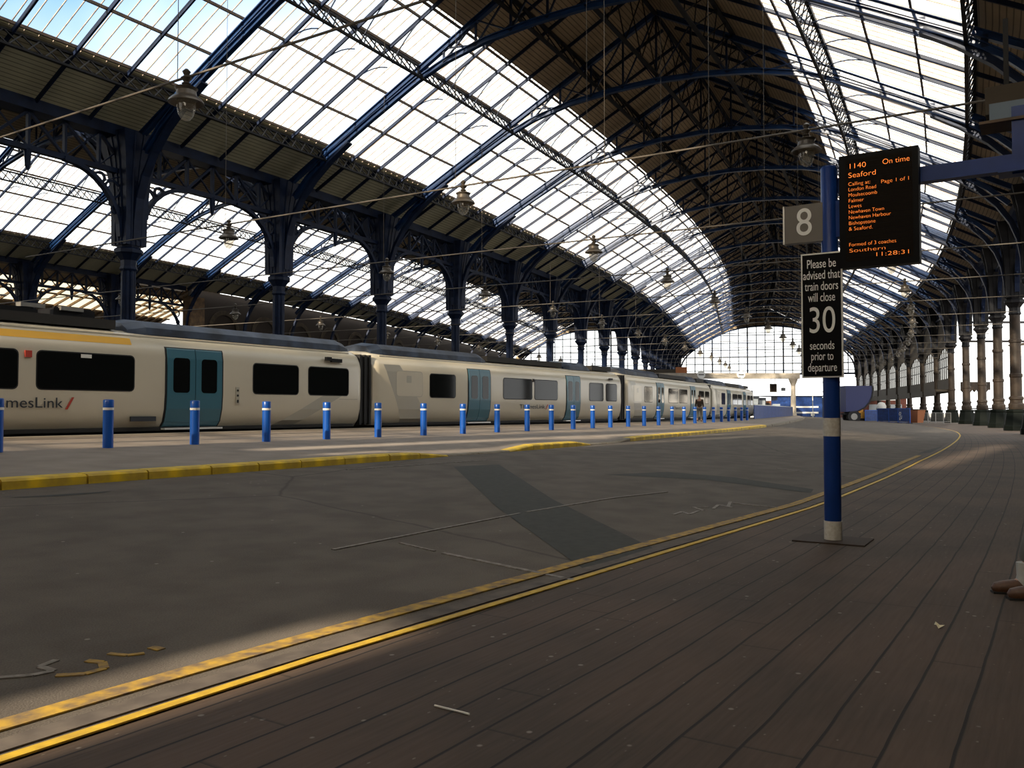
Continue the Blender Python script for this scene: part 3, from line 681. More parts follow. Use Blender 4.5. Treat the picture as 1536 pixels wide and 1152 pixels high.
# ---------------------------------------------------------------- train
PROF = [(.30, .98), (.12, 1.2), (.03, 1.55), (0, 1.95), (0, 2.95), (.04, 3.2), (.16, 3.42), (.38, 3.57), (.75, 3.67), (1.42, 3.72)]
def ys(z):
    for (a, za), (b, zb) in zip(PROF, PROF[1:]):
        if za <= z <= zb: return a+(b-a)*(z-za)/(zb-za)
    return .3
def rrect(x0, x1, z0, z1, r, y0, y1, n=4):
    mb = MB(); o = []
    for cx_, cz, q0 in ((x1-r, z1-r, 0), (x0+r, z1-r, 90), (x0+r, z0+r, 180), (x1-r, z0+r, 270)):
        for i in range(n+1): q = R(q0+90*i/n); o.append((cx_+r*math.cos(q), cz+r*math.sin(q)))
    mb.face([(x, y0, z) for x, z in o]); mb.face([(x, y1, z) for x, z in reversed(o)])
    for a, b in zip(o, o[1:]+o[:1]): mb.face([(a[0], y0, a[1]), (a[0], y1, a[1]), (b[0], y1, b[1]), (b[0], y0, b[1])])
    return mb
def sidepatch(mb, x0, x1, z0, z1, off, th=.03):
    zs = [z0]+[z for _, z in PROF if z0 < z < z1]+[z1]
    mb.sweep([(ys(z)-off, z) for z in zs][::-1], 0, th, x0, x1, 'yzx') if False else None
    for a, b in zip(zs, zs[1:]):
        ya, yb = ys(a)-off, ys(b)-off
        mb.hexa([(x0, ya, a), (x1, ya, a), (x1, ya+th, a), (x0, ya+th, a), (x0, yb, b), (x1, yb, b), (x1, yb+th, b), (x0, yb+th, b)])
def text(body, size, name, m, parent, loc, w=None, align='LEFT', ext=.002, shear=0., rot=(math.pi/2, 0, 0), off=0.):
    cu = bpy.data.curves.new(name, 'FONT'); cu.body = body; cu.size = size; cu.align_x = align; cu.align_y = 'CENTER'; cu.extrude = ext; cu.offset = off; cu.shear = shear
    o = bpy.data.objects.new(name, cu); COL.objects.link(o); bpy.context.view_layer.update()
    me = bpy.data.meshes.new_from_object(o.evaluated_get(bpy.context.evaluated_depsgraph_get())); bpy.data.objects.remove(o)
    xs = [v.co.x for v in me.vertices]; ww = max(xs)-min(xs)
    if w: 
        s = w/ww
        for v in me.vertices: v.co.x *= s
    me.materials.clear(); me.materials.append(m)
    o = bpy.data.objects.new(name, me); COL.objects.link(o); o.parent = parent; o.location = loc; o.rotation_euler = rot
    return o
def coach(A, B, label, wins, doors, covers, wells, hatch=None, letter=None, chev=(), band=None, extra=None, pre=()):
    A = Vector((*A, 0)); B = Vector((*B, 0)); L = (B-A).length; a = math.atan2(B.y-A.y, B.x-A.x)
    root = thing('train_coach', label, 'train coach', A, a, 'coaches of the cream train')
    full = PROF+[(2.84-y, z) for y, z in reversed(PROF[:-1])]
    mb = MB(); xs = [(.02, .12), (.14, .03), (.3, 0), (L-.3, 0), (L-.14, .03), (L-.02, .12)]
    base = []
    for x, ins in xs:
        base.append(len(mb.v))
        for y, z in full: mb.v.append((x, y+(ins if y < 1.42 else -ins), z-(ins*.6 if z > 3 else 0)))
    n = len(full)
    for b0, b1 in zip(base, base[1:]):
        for j in range(n):
            k = (j+1) % n; mb.f.append((b0+j, b1+j, b1+k, b0+k)); mb.uv.append(None)
    mb.f.append(tuple(base[0]+j for j in range(n))); mb.uv.append(None); mb.f.append(tuple(base[-1]+j for j in reversed(range(n)))); mb.uv.append(None)
    mb.build('body', M['body'], root, True)
    mb = MB(); mb.box((L/2, 1.42, .55), (L-1.2, 2.3, .84)); mb.box((L/2, 1.42, 1.0), (L-.6, 2.5, .1)); mb.build('underframe', M['under'], root)
    mb = MB()
    for i in range(5): x = L-.02+.125*(i+.5); mb.box((x, 1.42, 2.25), (.09, 2.5-.1*(i % 2), 2.5-.1*(i % 2))); mb.box((x, 1.42, 2.25), (.13, 2.3, 2.3))
    mb.build('gangway_bellows', M['rubber'], root)
    for x0, x1 in wins:
        f = rrect(x0-.03, x1+.03, 2.0, 2.96, .13, -.006, .03).build('window', M['rubber'], root)
        rrect(x0, x1, 2.03, 2.93, .11, -.012, .0).build('window_pane', M['win'], f)
    for x0, x1 in doors:
        mb = MB(); sidepatch(mb, x0-.06, x1+.06, 1.0, 3.26, .008); mb.build('door_surround', M['rubber'], root)
        xm = (x0+x1)/2; w = (x1-x0)/2
        for s0, s1 in ((x0, xm-.012), (xm+.012, x1)):
            mb = MB(); sidepatch(mb, s0, s1, 1.04, 3.23, .03); dr = mb.build('door', M['teal'], root)
            f = rrect(s0+w*.2, s1-w*.2, 2.0, 2.97, .1, -.036, -.02).build('door_window', M['win'], dr)
        mb = MB(); mb.box((xm, .12, 1.0), (x1-x0+.1, .25, .05)); mb.build('door_step', M['alu'], root)
    for x0, x1 in covers:
        mb = MB(); sec = [(.36, 3.58), (.40, 3.78), (.66, 3.97), (1.42, 4.06), (2.18, 3.97), (2.44, 3.78), (2.48, 3.58)]; n = len(sec)
        b0 = []
        for x, e in ((x0, .1), (x0+.5, 0), (x1-.5, 0), (x1, .1)):
            b0.append(len(mb.v)); mb.v += [(x, y+(e if y < 1.42 else -e), z-e) for y, z in sec]
        for p, q in zip(b0, b0[1:]):
            for j in range(n-1): mb.f.append((p+j, q+j, q+j+1, p+j+1)); mb.uv.append(None)
        mb.f.append(tuple(b0[0]+j for j in range(n))); mb.uv.append(None); mb.f.append(tuple(b0[-1]+j for j in reversed(range(n)))); mb.uv.append(None)
        mb.build('roof_cover', M['troof'], root)
    for x0, x1 in wells:
        mb = MB(); mb.box(((x0+x1)/2, 1.42, 3.78), (x1-x0, 1.9, .24)); mb.build('roof_equipment', M['under'], root)
    mb = MB(); mb.beam((.5, .27, 3.51), (L-.5, .27, 3.51), .04, .035); mb.build('gutter_rail', M['body'], root)
    if hatch:
        f = rrect(hatch[0], hatch[1], 2.02, 3.0, .14, -.006, .02).build('hatch', M['body2'], root)
        g = rrect(hatch[0]+.03, hatch[1]-.03, 2.05, 2.97, .12, -.012, 0).build('hatch_panel', M['body'], f)
        rrect((hatch[0]+hatch[1])/2-.18, (hatch[0]+hatch[1])/2+.1, 2.55, 2.82, .04, -.016, 0).build('hatch_latch', M['body2'], f)
    if letter:
        x0, w, sz = letter
        text('ThamesLink', sz, 'lettering', M['ink'], root, (x0, -.004, 1.68), w)
        mb = MB(); h = sz*.42; xx = x0+w+.06; mb.hexa([(xx, -.006, 1.68-h), (xx+.06, -.006, 1.68-h), (xx+.06, .002, 1.68-h), (xx, .002, 1.68-h), (xx+.17, -.006, 1.68+h), (xx+.23, -.006, 1.68+h), (xx+.23, .002, 1.68+h), (xx+.17, .002, 1.68+h)]); mb.build('red_slash', M['red'], root)
    for poly in chev:
        mb = MB(); (xa0, xb0, z0), (xa1, xb1, z1) = poly; zs = [z0]+[z for _, z in PROF if z0 < z < z1]+[z1]
        for za, zb in zip(zs, zs[1:]):
            t0, t1 = (za-z0)/(z1-z0), (zb-z0)/(z1-z0); f = lambda t: (xa0+(xa1-xa0)*t, xb0+(xb1-xb0)*t)
            a0, b0_ = f(t0); a1, b1 = f(t1); mb.face([(a0, ys(za)-.004, za), (b0_, ys(za)-.004, za), (b1, ys(zb)-.004, zb), (a1, ys(zb)-.004, zb)])
        mb.build('livery_stripe', M['body2'], root)
    if band:
        mb = MB(); sidepatch(mb, band[0], band[1], 3.24, 3.42, .006, .01); mb.build('amber_band', M['band'], root)
    if extra: extra(root, L)
    return root
C1A, C1B = (-16.195, 12.7495), (-5.2549, 30.2024); C2A, C2B = (-4.9395, 30.7324), (6.1545, 47.519); C3A, C3B = (6.4823, 48.0249), (15.40, 66.03)
p4 = P(20.95, 3.34); q4 = P(20.95, 5.15); C4A, C4B = (p4.x, p4.y), (q4.x, q4.y)
def c1x(root, L):
    mb = MB(); mb.box((8.85, -.02, 2.85), (.16, .05, .16)); f = mb.build('indicator_lamp', M['red'], root)
    mb = MB(); mb.box((19.2, -.03, 3.2), (.5, .08, .12)); mb.box((18.8, -.05, 3.24), (.22, .12, .12)); mb.build('camera_housing', M['dark'], root)
    mb = MB(); mb.box((15.05, -.012, 1.95), (.13, .02, .5)); bx = mb.build('control_plate', M['body2'], root)
    for z in (1.78, 1.95, 2.1): mb = MB(); mb.box((15.05, -.026, z), (.06, .015, .06 if z > 1.8 else .09)); mb.build('button', M['rubber'], bx)
    mb = MB(); mb.box((10.3, -.014, 2.87), (.28, .01, .09)); mb.build('window_label', M['white'], root)
    mb = MB(); mb.box((11.95, .035, 1.28), (.75, .05, .13)); mb.build('data_panel', M['ink'], root)
    for x, w, y, h in ((5.2, 3.4, 1.2, .38), (8.6, 1.6, 1.2, .3), (10.4, 1.1, 1.3, .4)):
        mb = MB(); mb.box((x, y, 3.7+h/2), (w, 1.2, h)); mb.box((x, y-.5, 3.7+h), (w*.9, .1, .08)); mb.build('roof_equipment', M['dark'], root)
    for x in (9.3, 10.3): mb = MB(); mb.box((x, .75, 4.1), (.6, .25, .1)); mb.build('roof_insulator', M['steel'], root)
    mb = MB(); mb.tube([(2.5, .9, 4.15), (8.8, .9, 4.3)], .025); mb.tube([(2.5, .9, 3.95), (8.8, .9, 4.05)], .02)
    for i in range(6): mb.tube([(2.8+i, .9, 3.96), (3.6+i, .9, 4.22)], .015)
    mb.build('roof_rail', M['steel'], root)
def c2x(root, L):
    mb = MB(); mb.box((18.6, -.03, 3.2), (.4, .07, .1)); mb.build('camera_housing', M['dark'], root)
    mb = MB(); mb.box((10.75, -.02, 2.9), (.14, .05, .14)); mb.build('indicator_lamp', M['dark'], root)
coach(C1A, C1B, 'cream train coach with amber roof band, nearest at the left edge', [(1.0, 3.4), (7.0, 8.61), (9.08, 11.63), (15.66, 17.49), (17.96, 19.82)], [(4.8, 6.4), (12.64, 14.47)], [(11.75, 20.3)], [(.8, 11.4)], None, (7.72, 2.0, .36), [((16.5, 17.4, 1.0), (18.6, 19.5, 2.0)), ((19.4, 20.3, 1.9), (18.4, 19.3, 1.0))], (3., 11.6), c1x)
F2 = dict(wins=[(3.15, 4.78), (8.27, 10.64), (10.87, 12.96), (16.23, 17.79), (18.1, 19.38)], doors=[(5.69, 7.24), (13.87, 15.23)], covers=[(.3, 7.6), (14.4, 17.2)], wells=[(7.7, 14.2), (17.4, 19.6)], hatch=(1.15, 2.7), letter=(9.6, 2.2, .28), chev=[((1.6, 3.2, 1.0), (.5, 1.4, 3.2))])
coach(C2A, C2B, 'cream train coach with a panelled hatch, second from the left', extra=c2x, **F2)
coach(C3A, C3B, 'cream train coach with bright reflections, third from the left', **F2)
coach(C4A, C4B, 'cream train coach furthest along the platform, beyond the walking person', **F2)
# ---------------------------------------------------------------- bollards
def make_bollard():
    root = thing('bollard', '', 'bollard', (0, 0, 0), 0, 'blue bollards along the platform')
    mb = MB(); mb.lathe([(.104, -.02), (.104, .79)], 20); mb.build('post', M['bollard'], root, True)
    mb = MB(); mb.lathe([(.108, .785), (.108, .835)], 20); mb.build('reflective_band', M['white'], root, True)
    mb = MB(); mb.lathe([(.104, .83), (.106, .84), (.106, .985), (.098, 1.0), (.05, 1.008)], 20); mb.build('cap', M['bollard'], root, True)
    return root
b0 = make_bollard()
for i in range(27):
    k = lerp([(0, -1.705), (1, -1.508), (5, -.75), (9, .035), (13, .75), (16, 1.35), (19, 2.0), (23, 2.87), (26, 3.55)], i); d = 23.42 if k < 1.4 else 23.42-.17*(k-1.4); p = P(d, k, plat(d, k))
    lab = 'blue bollard with white band on the platform, %s from the left edge of the photo' % ORD1[i]
    if i == 0: b0.location = p; b0['label'] = lab
    else: dup(b0, p, 0, lab)
# ---------------------------------------------------------------- suspended rods and lamps
ZR = 8.62
def make_lamp():
    root = thing('pendant_lamp', '', 'lamp', (0, 0, 0), 0, 'pendant lamps hung from the rods')
    mb = MB(); mb.lathe([(.03, .28), (.09, .22), (.05, .14), (.12, .08), (.05, .0), (.10, -.04), (.05, -.08), (.14, -.12)], 12); mb.beam((-.2, 0, .1), (.2, 0, .1), .04, .04); mb.build('finial', M['brass'], root, True)
    mb = MB(); mb.lathe([(.14, -.10), (.24, -.14), (.20, -.20), (.22, -.30), (.26, -.33), (.24, -.38)], 16); mb.build('lamp_housing', M['brass'], root, True)
    mb = MB(); mb.lathe([(.16, -.30), (.28, -.34), (.36, -.42), (.37, -.46), (.35, -.46), (.27, -.38), (.16, -.34)], 20); mb.build('lamp_shade', M['brass'], root, True)
    mb = MB(); mb.lathe([(.19, -.38), (.20, -.50), (.185, -.62), (.15, -.73), (.09, -.81), (.02, -.84)], 18); mb.build('glass_bowl', M['bowl'], root, True)
    return root
l0 = make_lamp(); first = True
rowname = {13.7: 'left row above the train', 24.5: 'middle row above the road', 35.0: 'right row above the planks', -6: 'row beyond the columns'}
for n in range(14):
    k = [-1.42, -.50][n] if n < 2 else .37+.83*(n-2)
    if k > KEND-1: break
    a, b = P(-41.5 if k > .2 else -.0, k, ZR), P(46 if k < 2.6 else 41.8, k, ZR)
    mb = MB(); mb.tube([a, b], .028, 6)
    tag(mb.build('tie_rod', M['wire']), 'thin rod carrying lamps across the hall, %s from the camera' % ORD[n], 'rod', 'lamp rods')
    rows = [13.7, 24.5, 35.0]+([-6] if k > -.6 else [])
    for d in rows:
        lab = 'glass pendant lamp in the %s, %s from the camera' % (rowname[d], ORD[n])
        p = P(d, k, ZR-.1)
        if first: l0.location = p; l0['label'] = lab; first = False
        else: dup(l0, p, ang(k), lab)
    for d in ((13.5, 24.2) if n == 0 else (13.5, 24.2, 29.4)):
        q = P(d, k); mb = MB(); mb.tube([(q.x, q.y, ZR), (q.x, q.y, roof(d)-.1)], .009, 5)
        tag(mb.build('hanger_wire', M['wire']), 'vertical wire down to the %s lamp rod, %s' % (ORD[n], {13.5: 'left wire above the train', 24.2: 'middle wire above the road', 29.4: 'right wire above the planks'}[d]), 'wire', 'hanger wires')
# ---------------------------------------------------------------- signs on the near pole
PX, PY, SA = 3.71, 9.92, -.56
root = thing('sign_pole', 'blue round pole with two white bands standing on the planks', 'pole', (PX, PY, 0), SA)
mb = MB(); mb.lathe([(.094, .225), (.094, 1.21)], 24); mb.lathe([(.094, 1.41), (.094, 4.33), (.08, 4.35)], 24); mb.build('shaft', M['poleblue'], root, True)
mb = MB(); mb.lathe([(.099, .0), (.099, .23)], 24); mb.build('white_band', M['chip'], root, True)
mb = MB(); mb.lathe([(.097, 1.205), (.097, 1.415)], 24); mb.build('white_band', M['chip'], root, True)
mb = MB(); mb.box((0, 0, .008), (.78, .62, .016)); mb.build('base_plate', mat('rusty_plate', (.035, .02, .012), .8), root)
mb = MB(); mb.box((.13, .0, 3.72), (.1, .1, .42)); mb.build('junction_box', M['poleblue'], root)
mb = MB(); mb.box((.98, .10, 4.13), (1.8, .14, .17)); mb.build('cross_beam', M['poleblue'], root)
mb = MB(); mb.box((1.93, .10, 4.36), (.16, .16, .72)); mb.box((1.93, .10, 4.03), (.42, .3, .03)); mb.build('end_post', M['poleblue'], root)
for z in (1.72, 1.83): mb = MB(); mb.lathe([(.097, z-.006), (.097, z+.006)], 24); mb.build('strap', M['poleblue'], root)
r8 = thing('platform_number_sign', 'square grey sign with a white 8 fixed left of the blue pole', 'sign', (PX, PY, 0), SA)
mb = MB(); mb.box((-.272, -.02, 3.705), (.46, .10, .45)); mb.build('sign_box', mat('reflection_grey_face', (.17, .155, .14), .3), r8)  # base grey raised to stand in for light reflected off the face
for x in (-.507, -.035): mb = MB(); mb.box((x, -.02, 3.705), (.018, .115, .455)); mb.build('edge_strip', M['alu'], r8)
text('8', .46, 'numeral', M['signwht'], r8, (-.272, -.074, 3.705), .175, 'CENTER'); 
r3 = thing('notice_sign', 'tall black notice with white lettering strapped to the blue pole', 'sign', (PX, PY, 0), SA)
mb = MB(); mb.box((-.07, -.115, 2.605), (.46, .025, 1.45)); mb.build('frame', M['alu'], r3)
mb = MB(); mb.box((-.07, -.129, 2.605), (.425, .008, 1.415)); mb.build('face', M['signblk'], r3)
for body, fz, sz, w in (('Please be', .09, .145, .32), ('advised that', .18, .145, .41), ('train doors', .27, .145, .37), ('will close', .36, .145, .30), ('30', .55, .43, .285), ('seconds', .745, .14, .27), ('prior to', .83, .14, .245), ('departure', .92, .14, .32)):
    text(body, sz, 'lettering', M['signwht'], r3, (-.07, -.134, 3.33-1.45*fz), w, 'CENTER')
rb_ = thing('departure_board', 'dark departure display with orange lettering right of the blue pole', 'display', (PX, PY, 0), SA)
mb = MB(); mb.box((.553, -.06, 3.77), (.83, .16, 1.29)); mb.build('casing', M['signblk'], rb_)
mb = MB(); mb.box((.555, -.142, 3.78), (.70, .006, 1.17)); mb.build('screen', M['lcd'], rb_)
mb = MB()
for i in range(19): mb.box((.555, -.146, 4.32-i*.06), (.68, .003, .004))
mb.build('screen_lines', M['signblk'], rb_)
def led(body, fx, fy, sz, w, al='LEFT'): text(body, sz, 'lettering', M['led'], rb_, (.138+.83*fx, -.148, 4.415-1.29*fy), w, al, .0015, off=-.0016)
for a in (('1140', .12, .105, .085, .17), ('On time', .90, .105, .085, .275, 'RIGHT'), ('Seaford', .12, .185, .085, .29), ('Calling at:', .12, .262, .06, .23), ('Page 1 of 1', .90, .275, .06, .28, 'RIGHT'), ('London Road', .12, .31, .06, .29), ('Moulsecoomb', .12, .36, .06, .30), ('Falmer', .12, .41, .06, .16), ('Lewes', .12, .46, .06, .135), ('Newhaven Town', .12, .51, .06, .37), ('Newhaven Harbour', .12, .56, .06, .44), ('Bishopstone', .12, .61, .06, .28), ('& Seaford.', .12, .66, .06, .25), ('Formed of 3 coaches', .12, .80, .06, .49), ('Southern', .12, .853, .06, .38), ('11:28:31', .90, .905, .065, .33, 'RIGHT')): led(*a)
lb = thing('lightbox_sign', 'long pale blue light box sign hanging at the top right corner', 'sign', (PX, PY, 0), SA)
mb = MB(); mb.box((2.35, .35, 4.87), (1.5, .35, .30)); mb.build('casing', M['wood'], lb)
mb = MB(); mb.box((2.37, .165, 4.72), (1.46, .03, .21)); mb.build('panel', M['lbox'], lb)
mb = MB(); mb.box((2.35, .2, 4.585), (1.6, .42, .03)); mb.build('lower_edge', M['purlin'], lb)
for x in (1.8, 2.9): mb = MB(); mb.box((x, .35, 5.4), (.05, .05, .8)); mb.build('hanger', M['dark'], lb)
# ---------------------------------------------------------------- far end of the platform
def at(px, py, Y): return Vector(((px-768)/1281.6*Y, Y, 1.5+(616-py)/1281.6*Y))
o = at(1190, 626, 129); o.z = gz(23)+.14
ga = thing('gantry', 'pale concrete gantry with a flared post spanning the tracks far away', 'gantry', o, 0)
mb = MB(); h = 6.1; mb.lathe([(.55, 0), (.42, .4), (.36, 3.8), (.36, 4.6), (.6, 5.2), (.75, 5.6)], 8); mb.build('post', M['concrete'], ga)
mb = MB(); mb.box((-12.0, 0, 6.0), (25.8, .8, .85)); mb.build('beam', M['concrete'], ga)
for i, px in enumerate((1052, 1112)):
    q = at(px, 562, 128.56)
    ro = thing('round_sign', 'white round sign with a dark bar on the far gantry, %s of two' % ('left' if i == 0 else 'right'), 'sign', q, 0, 'round signs on the gantry')
    mb = MB(); pts = [(.62*math.cos(2*math.pi*j/20), .62*math.sin(2*math.pi*j/20)) for j in range(20)]
    mb.face([(x, -.05, z) for x, z in pts]); mb.face([(x, .05, z) for x, z in reversed(pts)])
    for a, b in zip(pts, pts[1:]+pts[:1]): mb.face([(a[0], -.05, a[1]), (a[0], .05, a[1]), (b[0], .05, b[1]), (b[0], -.05, b[1])])
    mb.build('disc', M['signwht'], ro)
    mb = MB(); mb.box((0, -.06, .0), (.8, .02, .16)); mb.build('bar', M['ink'], ro)
def simplebox(name, c, size, m, lab, cat, rot=0., group=None):
    mb = MB(); x, y, z = size; b = .04
    mb.box((0, 0, z/2), (x, y, z-2*b)); mb.box((0, 0, z/2), (x-2*b, y-2*b, z)); 
    return tag(mb.build(name, m, loc=c, rot=rot), lab, cat, group)
q = at(1160, 585, 129); ds = thing('hanging_display', 'small brown hanging display below the far gantry', 'display', q, 0)
mb = MB(); mb.box((0, 0, .3), (1.0, .3, 1.25)); mb.build('casing', M['wood'], ds); mb = MB(); mb.box((0, -.16, .3), (.8, .02, 1.0)); mb.build('screen', M['lcd'], ds)
mb = MB(); mb.box((-.3, 0, 1.3), (.06, .06, 1.2)); mb.box((.3, 0, 1.3), (.06, .06, 1.2)); mb.build('hanger', M['dark'], ds)
q = at(1175, 586, 129.1); ds = thing('hanging_monitor', 'tiny dark monitor hanging right of the brown display', 'monitor', q, 0)
mb = MB(); mb.box((0, 0, .2), (.6, .2, .5)); mb.build('casing', M['ink'], ds); mb = MB(); mb.box((0, 0, 1.1), (.05, .05, 1.4)); mb.build('hanger', M['dark'], ds)
q = at(1022, 562, 129); q.z = 6.43; ds = thing('advert_hoarding', 'rust brown board beside a long dark board above the far end of the train', 'board', q, 0)
mb = MB(); mb.box((0, 0, .9), (1.7, .4, 1.5)); mb.build('rust_board', M['orange'], ds); mb = MB(); mb.box((-4.2, 0, .6), (6.8, .3, 1.4)); mb.build('dark_board', M['wood'], ds); mb = MB(); mb.box((-3., 0, .0), (8, .3, .16)); mb.build('sill', M['dark'], ds)
# blue site hut with white stripes
q = at(1200, 623, 150); q.z = .0
hut = thing('site_building', 'low blue building with white stripes at the end of the road', 'building', q, 0)
mb = MB(); mb.box((0, 2, 2.0), (7.8, 4, 4.0)); mb.build('wall', M['hoard'], hut)
for z in (1.15, 2.15): mb = MB(); mb.box((.6, -.03, z), (5.2, .06, .28)); mb.build('white_stripe', M['white'], hut)
mb = MB(); mb.box((4.9, 2, 1.9), (2.0, 3.6, 3.8)); mb.build('door_bay', M['ink'], hut)
mb = MB(); mb.box((0, 2, 4.05), (12, 4.4, .15)); mb.build('roof', M['ink'], hut)
q = at(1172, 617, 146); q.z = .0; van = thing('site_cabin', 'blue cabin with white front panel left of the striped building', 'cabin', q, 0)
mb = MB(); mb.box((0, 1.5, 1.6), (4.2, 3, 3.2)); mb.build('wall', M['hoard'], van); mb = MB(); mb.box((.5, -.03, 1.3), (2.2, .06, 1.5)); mb.build('panel', M['white'], van)
mb = MB(); mb.box((-.9, -.03, 2.3), (1.3, .05, .7)); mb.build('window', M['bldgwin'], van)
# low dark blue hoarding running along the platform end
a, b = P(22.6, 4.1), P(22.9, 8.7); L = (b-a).length
ho = thing('hoarding', 'low dark blue hoarding continuing the row of bollards', 'hoarding', (a.x, a.y, gz(22.6)+.14), math.atan2(b.y-a.y, b.x-a.x))
n = 12
for i in range(n): mb = MB(); mb.box((L*(i+.5)/n, 0, .62), (L/n-.04, .06, 1.2)); mb.build('panel', M['hoard'], ho)
mb = MB(); mb.box((L/2, 0, 1.25), (L, .1, .06)); mb.build('top_rail', M['white'], ho)
q = at(1219, 623, 138); q.z = 0; sm = thing('signal_mast', 'slim white mast standing in front of the striped blue building', 'mast', q, 0)
mb = MB(); mb.lathe([(.16, 0), (.16, .5), (.07, .55), (.06, 5.2)], 10); mb.build('shaft', M['white'], sm, True); mb = MB(); mb.box((0, 0, .9), (.5, .3, .5)); mb.build('box', M['white'], sm)
# dark units where the train ends
for i, (px, w, hh, m_, lab) in enumerate(((1128, 1.6, 2.6, 'ink', 'dark cabinet at the end of the train, left of two'), (1140, 1.3, 2.4, 'ink', 'dark cabinet at the end of the train, right of two'), (1150, .9, 2.0, 'orange', 'small rust brown cabinet beside the dark cabinets'))):
    q = at(px, 617, 112+i); q.z = gz(21.5)+.14; c = thing('trackside_cabinet', lab, 'cabinet', q, 0)
    mb = MB(); mb.box((0, 0, hh/2), (w, 1.0, hh)); mb.build('body', M[m_], c); mb = MB(); mb.box((0, -.52, hh*.6), (w*.8, .04, hh*.5)); mb.build('door', M['bldgwin'] if i < 2 else M['wood'], c)
# tipping trailer, generator, barriers
q = at(1283, 634, 104); q.z = 0
tr = thing('site_trailer', 'blue tipping trailer with a curved back and black wheel behind the pole', 'trailer', q, 0)
pts = [(-1.5, 1.35), (-1.5, 4.5), (1.7, 4.5), (1.75, 3.9), (1.62, 3.2), (1.3, 2.5), (.75, 1.9), (0, 1.5)]
mb = MB(); mb.face([(x, -.9, z) for x, z in pts][::-1]); mb.face([(x, .9, z) for x, z in pts])
for a, b in zip(pts, pts[1:]+pts[:1]): mb.face([(a[0], -.9, a[1]), (b[0], -.9, b[1]), (b[0], .9, b[1]), (a[0], .9, a[1])])
mb.build('hopper', mat('trailer_blue', (.022, .03, .125), .5), tr)
mb = MB(); mb.sweep(pts[2:][::-1], -.1, .06, -.96, .96); mb.build('rim', M['rubber'], tr)
mb = MB(); mb.box((-.6, 0, 1.1), (2.0, 1.2, .2)); mb.box((-.6, 0, .8), (.2, 1.6, .2)); mb.build('chassis', M['dark'], tr)
for y in (-.75, .75):
    mb = MB(); n = 20
    for j in range(n):
        q0, q1 = 2*math.pi*j/n, 2*math.pi*(j+1)/n
        f = lambda r, q, o: (-.5+r*math.cos(q), y+o, .78+r*math.sin(q))
        mb.hexa([f(.4, q0, -.14), f(.78, q0, -.14), f(.78, q1, -.14), f(.4, q1, -.14), f(.4, q0, .14), f(.78, q0, .14), f(.78, q1, .14), f(.4, q1, .14)])
    w = mb.build('wheel', M['rubber'], tr); mb = MB(); mb.tube([(-.5, y-.12, .78), (-.5, y+.12, .78)], .4, 14); mb.build('hub', M['steel'], w)
q = at(1288, 633, 108); q.z = 0; ge = thing('generator', 'yellow generator standing beside the blue trailer', 'generator', q, 0)
mb = MB(); mb.box((0, 0, .95), (1.1, .9, .8)); mb.box((0, 0, 1.5), (.8, .7, .35)); mb.build('housing', M['genyel'], ge); mb = MB(); mb.box((0, 0, .3), (1.3, 1.0, .5)); mb.build('skid', M['dark'], ge); mb = MB(); mb.box((0, 0, 1.8), (.4, .3, .3)); mb.build('cap', M['white'], ge)
bar = None
BARS = [((1297, 107), (1316, 108)), ((1316, 106), (1333, 104)), ((1333, 103), (1347, 101)), ((1347, 100), (1365, 97))]
for i, ((pa, ya), (pb, yb)) in enumerate(BARS):
    a, b = at(pa, 633, ya), at(pb, 633, yb); a.z = b.z = 0; L = (b-a).length
    t = thing('site_barrier', 'blue mesh site barrier, %s from the trailer' % ['first', 'second', 'third', 'fourth'][i], 'barrier', a, math.atan2(b.y-a.y, b.x-a.x), 'blue site barriers')
    hh = 1.75 if i else 1.55
    mb = MB(); mb.box((L/2, 0, hh/2+.12), (L-.1, .05, hh-.2)); mb.build('panel', M['hoard'], t)
    mb = MB(); mb.beam((0, 0, hh), (L, 0, hh), .07, .07); mb.beam((0, 0, .12), (L, 0, .12), .07, .07)
    for x in (.04, L-.04): mb.beam((x, 0, .1), (x, 0, hh), .07, .07, (1, 0, 0))
    mb.build('frame', M['bollard'], t)
    for x in (.2, L-.2): mb = MB(); mb.box((x, 0, .06), (.2, .6, .12)); mb.build('foot', M['rubber'], t)
    if i == 3:
        mb = MB()
        for (x, z, w, h2) in ((.35, 1.1, .1, .3), (.5, 1.3, .2, .1), (.6, .9, .1, .4), (.8, .6, .3, .1), (.75, 1.2, .1, .3), (.95, .8, .1, .3), (.4, .55, .1, .3), (.55, .45, .2, .08)): mb.box((x, -.03, z), (w, .02, h2))
        mb.build('white_stencil', M['white'], t)
q = at(1322, 618, 112); q.z = 0; sk = thing('rubble_sack', 'pale sack on a post behind the blue barriers', 'sack', q, 0)
mb = MB(); mb.lathe([(.2, 0), (.2, 1.5)], 8); mb.build('stand', M['dark'], sk); mb = MB(); mb.lathe([(.3, 1.5), (.55, 1.7), (.6, 2.1), (.4, 2.5), (.15, 2.6)], 12); mb.build('bag', M['white'], sk, True)
q = at(1373, 634, 99); q.z = 0; cr2 = thing('rusty_skip', 'rust orange skip at the right end of the blue barriers', 'skip', q, .5)
mb = MB(); mb.hexa([(-.5, -.6, .1), (.5, -.6, .1), (.5, .6, .1), (-.5, .6, .1), (-.7, -.8, 1.6), (.7, -.8, 1.6), (.7, .8, 1.6), (-.7, .8, 1.6)]); mb.build('hopper', M['orange'], cr2); mb = MB(); mb.box((0, 0, 1.63), (1.5, 1.7, .1)); mb.build('rim', M['wood'], cr2)
